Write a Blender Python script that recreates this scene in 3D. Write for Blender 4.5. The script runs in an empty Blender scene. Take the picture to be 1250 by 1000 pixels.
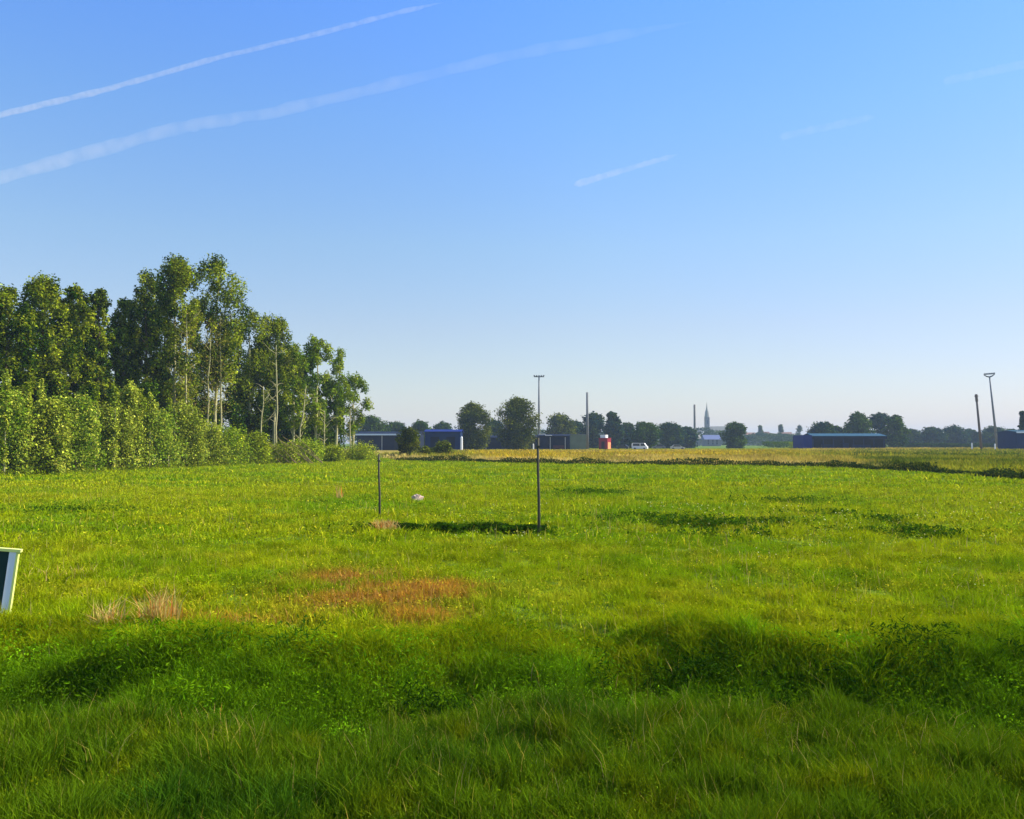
import bpy, math, random
import numpy as np
R = math.radians
SC = bpy.context.scene
COL = SC.collection

# ------------------------------------------------------------------ camera
F = 1050.0                       # focal length in photo pixels (photo 1250 x 1000)
HZ = 541.0                       # eye level row
CH = 2.0                         # eye height
PITCH = math.atan((HZ - 500.0) / F)
cam = bpy.data.cameras.new('camera'); camo = bpy.data.objects.new('camera', cam); COL.objects.link(camo)
cam.sensor_fit = 'HORIZONTAL'; cam.sensor_width = 36.0; cam.lens = 36.0 * F / 1250.0
cam.clip_start = 0.1; cam.clip_end = 60000
camo.location = (0, 0, CH); camo.rotation_euler = (R(90) + PITCH, 0, 0)
SC.camera = camo

# ------------------------------------------------------------------ light
SUN_AZ = 78.0                    # degrees clockwise from the view direction (+Y)
SUN_EL = 41.0
W = bpy.data.worlds.new('World'); SC.world = W; W.use_nodes = True
nt = W.node_tree; nt.nodes.clear()
sky = nt.nodes.new('ShaderNodeTexSky'); sky.sky_type = 'NISHITA'; sky.sun_disc = False
sky.sun_elevation = R(SUN_EL); sky.sun_rotation = R(SUN_AZ); sky.altitude = 0
sky.air_density = 1.0; sky.dust_density = 0.4; sky.ozone_density = 3.0
# clear blue overhead, greyer air low down: tint of the sky by elevation (world space)
tcw = nt.nodes.new('ShaderNodeTexCoord'); spx = nt.nodes.new('ShaderNodeSeparateXYZ'); nt.links.new(tcw.outputs['Generated'], spx.inputs[0])
rmp = nt.nodes.new('ShaderNodeValToRGB'); nt.links.new(spx.outputs['Z'], rmp.inputs[0])
SKY_TINT = [(0.0, (.74, .64, .68)), (.068, (.84, .74, .71)), (.133, (.90, .80, .78)), (.224, (.90, .93, .93)), (.35, (.80, 1.02, 1.22)), (.46, (.70, 1.04, 1.50))]
_e = rmp.color_ramp.elements
_e[0].position = 0; _e[1].position = SKY_TINT[-1][0]
for _p, _c in SKY_TINT[1:-1]: _e.new(_p)
for _k, (_p, _c) in enumerate(SKY_TINT): _e[_k].color = (*_c, 1)
hsv = nt.nodes.new('ShaderNodeMix'); hsv.data_type = 'RGBA'; hsv.blend_type = 'MULTIPLY'; hsv.inputs[0].default_value = 1.0
nt.links.new(rmp.outputs[0], hsv.inputs[7])
bgn = nt.nodes.new('ShaderNodeBackground'); bgn.inputs['Strength'].default_value = 0.105
wo = nt.nodes.new('ShaderNodeOutputWorld')
nt.links.new(sky.outputs[0], hsv.inputs[6]); 
azr = nt.nodes.new('ShaderNodeValToRGB'); nt.links.new(spx.outputs['X'], azr.inputs[0]); azr.color_ramp.elements[0].position = 0.1; azr.color_ramp.elements[1].position = 0.6
azr.color_ramp.elements[0].color = (1, 1, 1, 1); azr.color_ramp.elements[1].color = (.86, .86, .95, 1)
az = nt.nodes.new('ShaderNodeMix'); az.data_type = 'RGBA'; az.blend_type = 'MULTIPLY'; az.inputs[0].default_value = 1.0
nt.links.new(hsv.outputs[2], az.inputs[6]); nt.links.new(azr.outputs[0], az.inputs[7]); nt.links.new(az.outputs[2], bgn.inputs['Color'])
nt.links.new(bgn.outputs[0], wo.inputs['Surface'])
sl = bpy.data.lights.new('sun', 'SUN'); sl.energy = 5.0; sl.angle = R(0.5); sl.color = (1.0, 0.92, 0.72)
so = bpy.data.objects.new('sun', sl); COL.objects.link(so)
so.location = (60, 20, 60)
so.rotation_euler = (R(90 - SUN_EL), 0, R(180 - SUN_AZ) )
# direction the light travels must be -(sin az cos el, cos az cos el, sin el)
import mathutils
_d = mathutils.Vector((-math.sin(R(SUN_AZ)) * math.cos(R(SUN_EL)), -math.cos(R(SUN_AZ)) * math.cos(R(SUN_EL)), -math.sin(R(SUN_EL))))
so.rotation_euler = _d.to_track_quat('-Z', 'Y').to_euler()
SC.view_settings.view_transform = 'Standard'; SC.view_settings.look = 'None'
SC.view_settings.exposure = 0.85; SC.view_settings.gamma = 1.0
SC.cycles.use_denoising = True
SC.cycles.max_bounces = 6; SC.cycles.transparent_max_bounces = 8; SC.cycles.volume_bounces = 0

# ------------------------------------------------------------------ helpers
def W2(px, d):                   # photo column at distance d -> world x
    return (px - 625.0) / F * d
def H2(py, d):                   # photo row at distance d -> height
    return CH + (HZ - py) / F * d

def vnoise(x, y, seed, freq):
    """smooth value noise, vectorised, 0..1"""
    x = np.asarray(x, float) * freq; y = np.asarray(y, float) * freq
    xi = np.floor(x).astype(np.int64); yi = np.floor(y).astype(np.int64)
    fx = x - xi; fy = y - yi
    fx = fx * fx * (3 - 2 * fx); fy = fy * fy * (3 - 2 * fy)
    def h(a, b):
        n = (a * 374761393 + b * 668265263 + seed * 1442695041) & 0x7fffffff
        n = ((n ^ (n >> 13)) * 1274126177) & 0x7fffffff
        return ((n ^ (n >> 16)) & 0xffff) / 65535.0
    a = h(xi, yi); b = h(xi + 1, yi); c = h(xi, yi + 1); d = h(xi + 1, yi + 1)
    return (a * (1 - fx) + b * fx) * (1 - fy) + (c * (1 - fx) + d * fx) * fy
def fbm(x, y, seed, freq, oct=3):
    s = 0; a = 0.5; t = 0
    for i in range(oct):
        s = s + a * vnoise(x, y, seed + i * 17, freq * 2 ** i); t += a; a *= 0.55
    return s / t

def mesh_np(name, V, faces, mat, parent=None, tint=None, smooth=False, loc=None):
    """faces: list of int arrays (n,3) or (n,4); tint: (nverts,3)"""
    me = bpy.data.meshes.new(name)
    V = np.asarray(V, np.float32); me.vertices.add(len(V)); me.vertices.foreach_set('co', V.ravel())
    faces = [np.asarray(f, np.int32) for f in faces if len(f)]
    loops = np.concatenate([f.ravel() for f in faces])
    tot = np.concatenate([np.full(len(f), f.shape[1], np.int32) for f in faces])
    start = np.concatenate([[0], np.cumsum(tot)[:-1]]).astype(np.int32)
    me.loops.add(len(loops)); me.loops.foreach_set('vertex_index', loops)
    me.polygons.add(len(tot)); me.polygons.foreach_set('loop_start', start); me.polygons.foreach_set('loop_total', tot)
    me.polygons.foreach_set('use_smooth', np.full(len(tot), bool(smooth)))
    me.update(calc_edges=True)
    if tint is not None:
        a = me.color_attributes.new('tint', 'FLOAT_COLOR', 'POINT')
        c = np.ones((len(V), 4), np.float32); c[:, :3] = tint; a.data.foreach_set('color', c.ravel())
    me.materials.append(mat)
    o = bpy.data.objects.new(name, me); COL.objects.link(o)
    if parent is not None: o.parent = parent
    if loc is not None: o.location = loc
    return o

def tag(o, label=None, cat=None, group=None, kind=None):
    if label: o['label'] = label
    if cat: o['category'] = cat
    if group: o['group'] = group
    if kind: o['kind'] = kind
    return o
def empty(name, loc, label, cat, group=None, rz=0.0, ry=0.0, rx=0.0):
    o = bpy.data.objects.new(name, None); COL.objects.link(o); o.location = loc
    o.rotation_euler = (rx, ry, rz); o.empty_display_size = 0.3
    return tag(o, label, cat, group)

class MB:
    """collects boxes, tubes and prisms into one mesh"""
    def __init__(s): s.V = []; s.F3 = []; s.F4 = []; s.n = 0
    def add(s, V, f3=(), f4=()):
        V = np.asarray(V, float)
        for f in f3: s.F3.append([i + s.n for i in f])
        for f in f4: s.F4.append([i + s.n for i in f])
        s.V.append(V); s.n += len(V)
    def box(s, x0, x1, y0, y1, z0, z1):
        s.add([(x0,y0,z0),(x1,y0,z0),(x1,y1,z0),(x0,y1,z0),(x0,y0,z1),(x1,y0,z1),(x1,y1,z1),(x0,y1,z1)],
              f4=[(0,3,2,1),(4,5,6,7),(0,1,5,4),(1,2,6,5),(2,3,7,6),(3,0,4,7)])
        return s
    def tube(s, pts, rad, n=8):
        pts = [np.array(p, float) for p in pts]; base = []
        for i, p in enumerate(pts):
            a = pts[max(0, i - 1)]; b = pts[min(len(pts) - 1, i + 1)]
            t = b - a; t /= (np.linalg.norm(t) + 1e-9)
            u = np.cross(t, (0.0, 1.0, 0.0) if abs(t[1]) < 0.9 else (1.0, 0, 0)); u /= np.linalg.norm(u); v = np.cross(t, u)
            base += [p + rad[i] * (math.cos(k * 2 * math.pi / n) * u + math.sin(k * 2 * math.pi / n) * v) for k in range(n)]
        f4 = []; f3 = []
        for i in range(len(pts) - 1):
            for k in range(n):
                f4.append((i * n + k, i * n + (k + 1) % n, (i + 1) * n + (k + 1) % n, (i + 1) * n + k))
        base += [pts[0], pts[-1]]; c0 = len(base) - 2; c1 = len(base) - 1; L = (len(pts) - 1) * n
        for k in range(n):
            f3.append((c0, (k + 1) % n, k)); f3.append((c1, L + k, L + (k + 1) % n))
        s.add(base, f3, f4); return s
    def prism(s, prof, y0, y1, axis='y'):
        """profile of (a, z) points extruded along y (or x)"""
        n = len(prof)
        if axis == 'y': V = [(a, y0, z) for a, z in prof] + [(a, y1, z) for a, z in prof]
        else: V = [(y0, a, z) for a, z in prof] + [(y1, a, z) for a, z in prof]
        f4 = [(i, (i + 1) % n, n + (i + 1) % n, n + i) for i in range(n)]
        V += [tuple(np.mean(V[:n], 0)), tuple(np.mean(V[n:2 * n], 0))]
        f3 = [(2 * n, (i + 1) % n, i) for i in range(n)] + [(2 * n + 1, n + i, n + (i + 1) % n) for i in range(n)]
        s.add(V, f3, f4); return s
    def build(s, name, mat, parent=None, smooth=False, loc=None):
        fs = []
        if s.F4: fs.append(np.array(s.F4))
        if s.F3: fs.append(np.array(s.F3))
        return mesh_np(name, np.concatenate(s.V), fs, mat, parent, smooth=smooth, loc=loc)

# ------------------------------------------------------------------ materials
def mat_base(name):
    m = bpy.data.materials.new(name); m.use_nodes = True; t = m.node_tree
    return m, t, t.nodes['Principled BSDF'], t.nodes['Material Output']
def plain(name, col, rough=0.7, metal=0.0, var=0.25, scale=1.5, spec=0.3, bump=0.0):
    m, t, b, o = mat_base(name)
    tc = t.nodes.new('ShaderNodeTexCoord')
    n = t.nodes.new('ShaderNodeTexNoise'); n.inputs['Scale'].default_value = scale; n.inputs['Detail'].default_value = 5
    t.links.new(tc.outputs['Object'], n.inputs['Vector'])
    mx = t.nodes.new('ShaderNodeMix'); mx.data_type = 'RGBA'
    c = np.array(col)
    mx.inputs[6].default_value = (*np.clip(c * (1 - var), 0, 1), 1); mx.inputs[7].default_value = (*np.clip(c * (1 + var), 0, 1), 1)
    t.links.new(n.outputs['Fac'], mx.inputs[0]); t.links.new(mx.outputs[2], b.inputs['Base Color'])
    b.inputs['Roughness'].default_value = rough; b.inputs['Metallic'].default_value = metal
    b.inputs['Specular IOR Level'].default_value = spec
    if bump:
        bp = t.nodes.new('ShaderNodeBump'); bp.inputs['Strength'].default_value = bump
        t.links.new(n.outputs['Fac'], bp.inputs['Height']); t.links.new(bp.outputs[0], b.inputs['Normal'])
    return m
def ribbed(name, col, freq=3.0, rough=0.75):
    """profiled metal sheet with vertical ribs"""
    m, t, b, o = mat_base(name)
    tc = t.nodes.new('ShaderNodeTexCoord'); wv = t.nodes.new('ShaderNodeTexWave'); wv.bands_direction = 'X'
    wv.inputs['Scale'].default_value = freq; wv.inputs['Distortion'].default_value = 0
    n = t.nodes.new('ShaderNodeTexNoise'); n.inputs['Scale'].default_value = 0.6; n.inputs['Detail'].default_value = 6
    t.links.new(tc.outputs['Object'], wv.inputs['Vector']); t.links.new(tc.outputs['Object'], n.inputs['Vector'])
    mx = t.nodes.new('ShaderNodeMix'); mx.data_type = 'RGBA'; c = np.array(col)
    mx.inputs[6].default_value = (*np.clip(c * 0.65, 0, 1), 1); mx.inputs[7].default_value = (*np.clip(c * 1.3, 0, 1), 1)
    t.links.new(n.outputs['Fac'], mx.inputs[0]); t.links.new(mx.outputs[2], b.inputs['Base Color'])
    bp = t.nodes.new('ShaderNodeBump'); bp.inputs['Strength'].default_value = 0.15; bp.inputs['Distance'].default_value = 0.03
    t.links.new(wv.outputs['Fac'], bp.inputs['Height']); t.links.new(bp.outputs[0], b.inputs['Normal'])
    b.inputs['Roughness'].default_value = rough; b.inputs['Specular IOR Level'].default_value = .12
    return m
def leafy(name, transl=0.35, gain=1.0, rough=1.0, spec=0.0, hue=None):
    """diffuse + translucent leaf shader coloured by the per-leaf tint"""
    m, t, b, o = mat_base(name)
    a = t.nodes.new('ShaderNodeAttribute'); a.attribute_name = 'tint'
    mu = t.nodes.new('ShaderNodeMix'); mu.data_type = 'RGBA'; mu.blend_type = 'MULTIPLY'; mu.inputs[0].default_value = 1
    g = (gain, gain, gain) if hue is None else hue
    mu.inputs[7].default_value = (*g, 1); t.links.new(a.outputs['Color'], mu.inputs[6])
    t.links.new(mu.outputs[2], b.inputs['Base Color'])
    b.inputs['Roughness'].default_value = rough; b.inputs['Specular IOR Level'].default_value = spec
    tr = t.nodes.new('ShaderNodeBsdfTranslucent'); t.links.new(mu.outputs[2], tr.inputs['Color'])
    ms = t.nodes.new('ShaderNodeMixShader'); ms.inputs[0].default_value = transl
    t.links.new(b.outputs[0], ms.inputs[1]); t.links.new(tr.outputs[0], ms.inputs[2]); t.links.new(ms.outputs[0], o.inputs['Surface'])
    return m
M_GRASS = leafy('grass_blades', 0.35)
M_LEAF = leafy('tree_leaves', 0.30)
M_BARK_PALE = plain('pale_bark', (0.40, 0.36, 0.18), 0.85, var=0.45, scale=3, bump=0.3)
M_BARK = plain('dark_bark', (0.10, 0.075, 0.045), 0.9, var=0.4, scale=3, bump=0.3)

def ground_mat(name, cols, scale, bump=0.5):
    m, t, b, o = mat_base(name)
    g = t.nodes.new('ShaderNodeNewGeometry')
    n1 = t.nodes.new('ShaderNodeTexNoise'); n1.inputs['Scale'].default_value = scale; n1.inputs['Detail'].default_value = 8; n1.inputs['Roughness'].default_value = 0.65
    n2 = t.nodes.new('ShaderNodeTexNoise'); n2.inputs['Scale'].default_value = scale * 9; n2.inputs['Detail'].default_value = 6
    t.links.new(g.outputs['Position'], n1.inputs['Vector']); t.links.new(g.outputs['Position'], n2.inputs['Vector'])
    ad = t.nodes.new('ShaderNodeMath'); ad.operation = 'MULTIPLY_ADD'; ad.inputs[1].default_value = 0.5
    t.links.new(n2.outputs['Fac'], ad.inputs[0])
    mm = t.nodes.new('ShaderNodeMath'); mm.operation = 'MULTIPLY'; mm.inputs[1].default_value = 0.5
    t.links.new(n1.outputs['Fac'], mm.inputs[0]); t.links.new(mm.outputs[0], ad.inputs[2])
    cr = t.nodes.new('ShaderNodeValToRGB'); e = cr.color_ramp.elements
    e[0].position = 0.36; e[0].color = (*cols[0], 1); e[1].position = 0.64; e[1].color = (*cols[-1], 1)
    for i, c in enumerate(cols[1:-1]):
        k = e.new(0.36 + 0.28 * (i + 1) / (len(cols) - 1)); k.color = (*c, 1)
    t.links.new(ad.outputs[0], cr.inputs[0]); t.links.new(cr.outputs[0], b.inputs['Base Color'])
    bp = t.nodes.new('ShaderNodeBump'); bp.inputs['Strength'].default_value = bump; bp.inputs['Distance'].default_value = 0.15
    t.links.new(n2.outputs['Fac'], bp.inputs['Height']); t.links.new(bp.outputs[0], b.inputs['Normal'])
    b.inputs['Roughness'].default_value = 0.95; b.inputs['Specular IOR Level'].default_value = 0.05
    return m

# colours of grass (linear albedo)
G_FIELD = np.array((0.295, 0.350, 0.004)); G_LUSH = np.array((0.140, 0.280, 0.004)); G_YEL = np.array((0.52, 0.47, 0.02))
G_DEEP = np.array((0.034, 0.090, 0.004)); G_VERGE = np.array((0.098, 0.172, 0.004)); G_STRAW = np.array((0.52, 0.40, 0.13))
G_RUST = np.array((0.50, 0.20, 0.03)); G_GOLD = np.array((0.52, 0.37, 0.015)); G_OLIVE = np.array((0.21, 0.23, 0.012))

# ------------------------------------------------------------------ ground
EDGE = np.array([(-19, 118), (-15, 108), (-13, 97), (-6, 94), (0, 87), (6, 82), (17, 78), (22, 75.5), (26.4, 71), (28.2, 64), (28.8, 55), (28.4, 47), (29.5, 38), (32, 25), (35, 8)], float)
def crest(x): return 6.25 + 0.30 * np.sin(x * 1.15 + 0.6) + 0.18 * np.sin(x * 2.7 + 2)
def ditch_w(x): return 2.5 + 0.5 * np.sin(x * 0.9 + 1) + 0.25 * np.sin(x * 2.3)
def pocket_shade(x): return np.clip(sum(np.exp(-((x - q) / w) ** 2) for q, w in ((-4.0, .45), (-.75, .6), (1.1, .6), (2.8, 1.2), (5.6, 1.2), (-7, 1.5))), 0, 1)  # hollows where the ditch plants are coloured darker as shade
def hz(x, y):
    x = np.asarray(x, float); y = np.asarray(y, float)
    c = crest(x); t = np.clip((y - c) / ditch_w(x), 0, 1)
    dep = 0.22 + 0.18 * fbm(x, 0 * x, 5, 0.6, 2) + sum(a * np.exp(-((x - q) / w) ** 2) for q, w, a in ((-3.8, .5, .20), (-.75, .55, .40), (1.2, .5, .25), (2.9, .9, .42), (5.6, 1.2, .3), (-7, 1.5, .3)))
    d = -dep * np.sin(np.pi * t ** 0.62) ** 0.9
    bumps = (fbm(x, y, 11, 0.8, 3) - 0.5) * 0.10 + (fbm(x, y, 3, 0.12, 2) - 0.5) * 0.10
    return np.nan_to_num(d) + bumps * np.clip(1 - y / 60, 0, 1)

def grid_axis(parts):
    out = []
    for a, b, n in parts: out += list(np.linspace(a, b, n, endpoint=False))
    return np.array(out + [parts[-1][1]])
gx = grid_axis([(-3500, -400, 12), (-400, -60, 12), (-60, -14, 24), (-14, 14, 220), (14, 60, 24), (60, 400, 12), (400, 3500, 12)])
gy = grid_axis([(-3500, -300, 10), (-300, -8, 12), (-8, 4.5, 30), (4.5, 12, 110), (12, 60, 70), (60, 400, 30), (400, 3500, 12)])
X, Y = np.meshgrid(gx, gy); Z = hz(X, Y)
nx, ny = len(gx), len(gy); I = np.arange(nx * ny).reshape(ny, nx)
fq = np.stack([I[:-1, :-1].ravel(), I[:-1, 1:].ravel(), I[1:, 1:].ravel(), I[1:, :-1].ravel()], 1)
M_GROUND = ground_mat('field_ground', [(0.04, 0.07, 0.006), (0.09, 0.15, 0.008), (0.20, 0.26, 0.015)], 0.35, 0.6)
tag(mesh_np('ground', np.stack([X.ravel(), Y.ravel(), Z.ravel()], 1), [fq], M_GROUND, smooth=True), kind='structure')

# unmown dry meadow beyond the field edge, and the farmland behind
def sheet(name, pts, z, mat):
    pts = np.array(pts, float); n = len(pts); V = np.column_stack([pts, np.full(n, z)])
    me = bpy.data.meshes.new(name); me.from_pydata([tuple(v) for v in V], [], [list(range(n))]); me.materials.append(mat)
    o = bpy.data.objects.new(name, me); COL.objects.link(o); return tag(o, kind='structure')
M_DRY = ground_mat('dry_meadow_ground', [(0.13, 0.12, 0.015), (0.26, 0.20, 0.03), (0.38, 0.30, 0.06)], 0.12, 0.6)
sheet('meadow', list(map(tuple, EDGE)) + [(160, 8), (260, 300), (-60, 300), (-26, 118)], 0.07, M_DRY)
M_ROAD = plain('pale_asphalt', (0.16, 0.15, 0.14), 0.9, var=0.15, scale=0.5)
sheet('road', [(-120, 300.5), (-120, 306), (320, 306), (320, 300.5)], 0.074, M_ROAD)

EP = np.vstack([EDGE, [(160, 8), (160, 400), (-22, 400)]])
def in_meadow(x, y):
    x = np.asarray(x); y = np.asarray(y); c = np.zeros(x.shape, bool); n = len(EP)
    for i in range(n):
        x1, y1 = EP[i]; x2, y2 = EP[(i + 1) % n]
        cond = ((y1 > y) != (y2 > y)) & (x < (x2 - x1) * (y - y1) / ((y2 - y1) + 1e-12) + x1)
        c ^= cond
    return c
def edge_dist(x, y):
    P = np.stack([x, y], -1); best = np.full(x.shape, 1e9)
    for i in range(len(EDGE) - 1):
        a = EDGE[i]; b = EDGE[i + 1]; ab = b - a
        t = np.clip(((P - a) @ ab) / (ab @ ab), 0, 1)
        best = np.minimum(best, np.linalg.norm(P - (a + t[:, None] * ab), axis=1))
    return best
# edge of the wood (left limit of the field): x as function of y
WOOD = np.array([(-40, 30), (-34, 44), (-31.5, 52), (-30.4, 55), (-29, 62), (-27.5, 70), (-25.5, 80), (-22.5, 90), (-20, 105), (-19, 118)], float)
def wood_x(y): return np.interp(y, WOOD[:, 1], WOOD[:, 0])

# ------------------------------------------------------------------ grass
rng = np.random.default_rng(7)
def blades(x, y, z, h, w, col, lean=0.35, seg=2, colvar=0.18, flop=None):
    """one bent blade per root -> V, faces, tint"""
    n = len(x); a = rng.uniform(0, 2 * np.pi, n); la = rng.uniform(0, 2 * np.pi, n)
    l = h * lean * rng.uniform(0.2, 1.6, n)
    if flop is not None: l = l + h * flop
    dx, dy = np.cos(la) * l, np.sin(la) * l
    wx, wy = np.cos(a) * w * 0.5, np.sin(a) * w * 0.5
    b = np.stack([x, y, z - 0.02], 1); wv = np.stack([wx, wy, 0 * wx], 1)
    mid = b + np.stack([dx * 0.3, dy * 0.3, h * 0.6], 1); tip = b + np.stack([dx, dy, h * np.sqrt(np.clip(1 - (l / h * 0.55) ** 2, 0.15, 1))], 1)
    V = np.stack([b - wv, b + wv, mid + wv * 0.8, mid - wv * 0.8, tip], 1).reshape(-1, 3)
    k = np.arange(n) * 5
    f4 = np.stack([k, k + 1, k + 2, k + 3], 1); f3 = np.stack([k + 3, k + 2, k + 4], 1)
    c = col * (1 + rng.uniform(-colvar, colvar, (n, 1))) * (1 + rng.uniform(-0.08, 0.08, (n, 3)))
    T = np.repeat(c, 5, axis=0)
    return V, f4, f3, np.clip(T, 0.002, 0.9)
def leaves(cx, cy, cz, size, col, up=0.6, colvar=0.25, aspect=0.55, out=None, outw=0.0):
    n = len(cx); nr = rng.normal(size=(n, 3)); nr[:, 2] = np.abs(nr[:, 2]) * 1.0 + up
    if out is not None: nr = nr * (1 - outw) + out * outw * 1.6
    nr /= np.linalg.norm(nr, axis=1, keepdims=True)
    u = np.cross(nr, rng.normal(size=(n, 3))); u /= np.linalg.norm(u, axis=1, keepdims=True) + 1e-9
    v = np.cross(nr, u); P = np.stack([cx, cy, cz], 1); s = np.asarray(size)
    s = (np.full(n, s) if s.ndim == 0 else s)[:, None]
    droop = -nr * s * 0.18
    V = np.stack([P - u * s * 0.5, P + v * s * 0.5 * aspect + 0 * droop, P + u * s * 0.5 + droop, P - v * s * 0.5 * aspect], 1).reshape(-1, 3)
    k = np.arange(n) * 4
    c = col * (1 + rng.uniform(-colvar, colvar, (n, 1))) * (1 + rng.uniform(-0.1, 0.1, (n, 3)))
    return V, np.stack([k, k + 1, k + 2, k + 3], 1), np.zeros((0, 3), int), np.repeat(np.clip(c, 0.002, 0.9), 4, axis=0)
def join(parts):
    V = []; A = []; B = []; T = []; n = 0
    for v, f4, f3, t in parts:
        V.append(v); A.append(f4 + n); B.append(f3 + n); T.append(t); n += len(v)
    return np.concatenate(V), [np.concatenate(A), np.concatenate(B)], np.concatenate(T)
def wedge(n, d0, d1, power=1.0, margin=2.5):
    """roots between distances d0 and d1 in the view wedge widened by a margin; power sets the density falloff"""
    u = rng.uniform(0, 1, n)
    e = 2 - power
    d = (d0 ** e + u * (d1 ** e - d0 ** e)) ** (1 / e) if abs(e) > 1e-6 else d0 * (d1 / d0) ** u
    x = rng.uniform(-1, 1, n) * (0.62 * d + margin)
    return x, d
def mix(a, b, t): t = np.clip(t, 0, 1)[:, None]; return a * (1 - t) + b * t
def blob(x, y, cx, cy, rx, ry): return np.exp(-(((x - cx) / rx) ** 2 + ((y - cy) / ry) ** 2))
def sm(v, a, b): return np.clip((v - a) / (b - a), 0, 1)

# -- verge (camera side of the ditch)
parts = []
x, y = wedge(230000, 3.3, 7.2, 1.2, 1.6)
k = y < crest(x) + 0.35; x, y = x[k], y[k]
p1 = fbm(x, y, 21, 1.1); p2 = fbm(x, y, 22, 3.0)
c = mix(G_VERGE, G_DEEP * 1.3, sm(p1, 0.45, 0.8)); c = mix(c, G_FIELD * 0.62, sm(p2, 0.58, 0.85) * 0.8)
st = rng.uniform(0, 1, len(x)) < 0.022 * sm(y, 4.6, 6.0) + 0.008
c[st] = mix(G_STRAW, G_YEL, rng.uniform(0, 1, len(x)))[st] * 0.75
h = (0.08 + 0.18 * fbm(x, y, 23, 1.6)) * (0.45 + vnoise(x, y, 145, 6.0)) * rng.uniform(0.6, 1.35, len(x)); h[st] *= 1.35
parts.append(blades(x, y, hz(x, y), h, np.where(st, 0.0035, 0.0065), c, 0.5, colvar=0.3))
x, y = wedge(150000, 3.5, 6.9, 1.0, 1.4); k = y < crest(x) + .3; x, y = x[k], y[k]; k = rng.uniform(0, 1, len(x)) < .25 + .9 * sm(fbm(x, y, 26, 1.4), .4, .7); x, y = x[k], y[k]; n = len(x)
z0 = hz(x, y) + (0.03 + 0.10 * fbm(x, y, 23, 1.6)) * rng.uniform(.5, 1.25, n)
c = mix(G_VERGE * 1.15, G_FIELD * .75, sm(fbm(x, y, 27, 2.2), .35, .75)); c[rng.uniform(0, 1, n) < .05] *= 1.9
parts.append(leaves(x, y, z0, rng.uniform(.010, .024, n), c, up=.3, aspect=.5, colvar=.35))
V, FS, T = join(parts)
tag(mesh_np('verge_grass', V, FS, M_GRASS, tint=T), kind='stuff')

# -- ditch banks: longer, ranker grass; shade of the hollows put into the colour
parts = []
x, y = wedge(170000, 6.0, 9.6, 0.6, 1.6)
c0 = crest(x); k = (y > c0 + 0.1) & (y < c0 + 3.0); x, y = x[k], y[k]; t = (y - crest(x)) / 2.5
p1 = fbm(x, y, 31, 0.9); p2 = fbm(x, y, 32, 2.5)
c = mix(G_LUSH * 0.72, G_DEEP * .8, sm(1 - t, 0.25, 0.75) * (.35 + .65 * pocket_shade(x)) + sm(p1, 0.45, 0.75) * 0.3)
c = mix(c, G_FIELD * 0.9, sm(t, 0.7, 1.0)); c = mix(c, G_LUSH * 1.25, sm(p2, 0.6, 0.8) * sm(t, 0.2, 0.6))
h = (0.08 + 0.24 * fbm(x, y, 33, 1.3)) * (0.35 + vnoise(x, y, 146, 5.0)) * rng.uniform(0.6, 1.4, len(x))
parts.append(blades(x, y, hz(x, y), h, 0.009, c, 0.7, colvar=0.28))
x, y = wedge(110000, 6.2, 9.6, 0.6, 1.4); k = (y > crest(x)) & (y < crest(x) + 2.9); x, y = x[k], y[k]; n = len(x); t = (y - crest(x)) / 2.5
z0 = hz(x, y) + (0.05 + 0.16 * fbm(x, y, 33, 1.3)) * rng.uniform(.4, 1.2, n)
c = mix(G_LUSH * .8, G_DEEP, sm(1 - t, .3, .8) * (.3 + .65 * pocket_shade(x))); c = mix(c, G_LUSH * 1.5, sm(fbm(x, y, 34, 1.6), .52, .75)); c[rng.uniform(0, 1, n) < .04] *= 1.8
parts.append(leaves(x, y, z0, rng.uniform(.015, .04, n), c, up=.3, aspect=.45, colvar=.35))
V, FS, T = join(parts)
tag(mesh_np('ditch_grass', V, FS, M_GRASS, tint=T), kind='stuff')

# -- the field
RUST = [(-1.75, 11.2, 1.2, 1.3), (-1.05, 9.7, 0.45, 0.45), (-3.2, 9.6, 0.7, 0.25), (-4.35, 9.4, 0.35, 0.25), (-2.4, 12.8, 0.7, 0.7), (-.9, 11.5, .5, .5)]  # rusty sorrel patches
DARKP = [(W2(728, 33), 33.5, 1.4, 0.9), (W2(800, 22.5), 22.5, 1.3, 0.6), (W2(860, 20.5), 20.8, 1.5, 0.7), (W2(905, 18.3), 18.6, 0.9, 0.45),
         (W2(1100, 19.0), 19.2, 1.2, 0.35), (W2(1075, 21.5), 21.8, 0.8, 0.4), (W2(1140, 18.2), 18.5, 0.6, 0.3), (W2(90, 25), 25, 1.5, 0.3), (W2(1000, 24), 24, 1.0, 0.3), (W2(940, 21.4), 21.4, .8, 0.3),
         (W2(960, 29), 29, 1.6, 0.5), (W2(500, 19.8), 19.8, 1.2, 0.35), (W2(590, 19.4), 19.4, 1.3, 0.35), (W2(655, 18.8), 18.9, 0.5, 0.35), (W2(545, 19.6), 19.6, 1.2, 0.35)]  # last entries lie along the painted shade strip between the stakes
def darkm(x, y): return np.minimum(sum(blob(x, y, *q) for q in DARKP), 1) * sm(fbm(x, y * 1.6, 48, 2.4), .46, .60)
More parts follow.
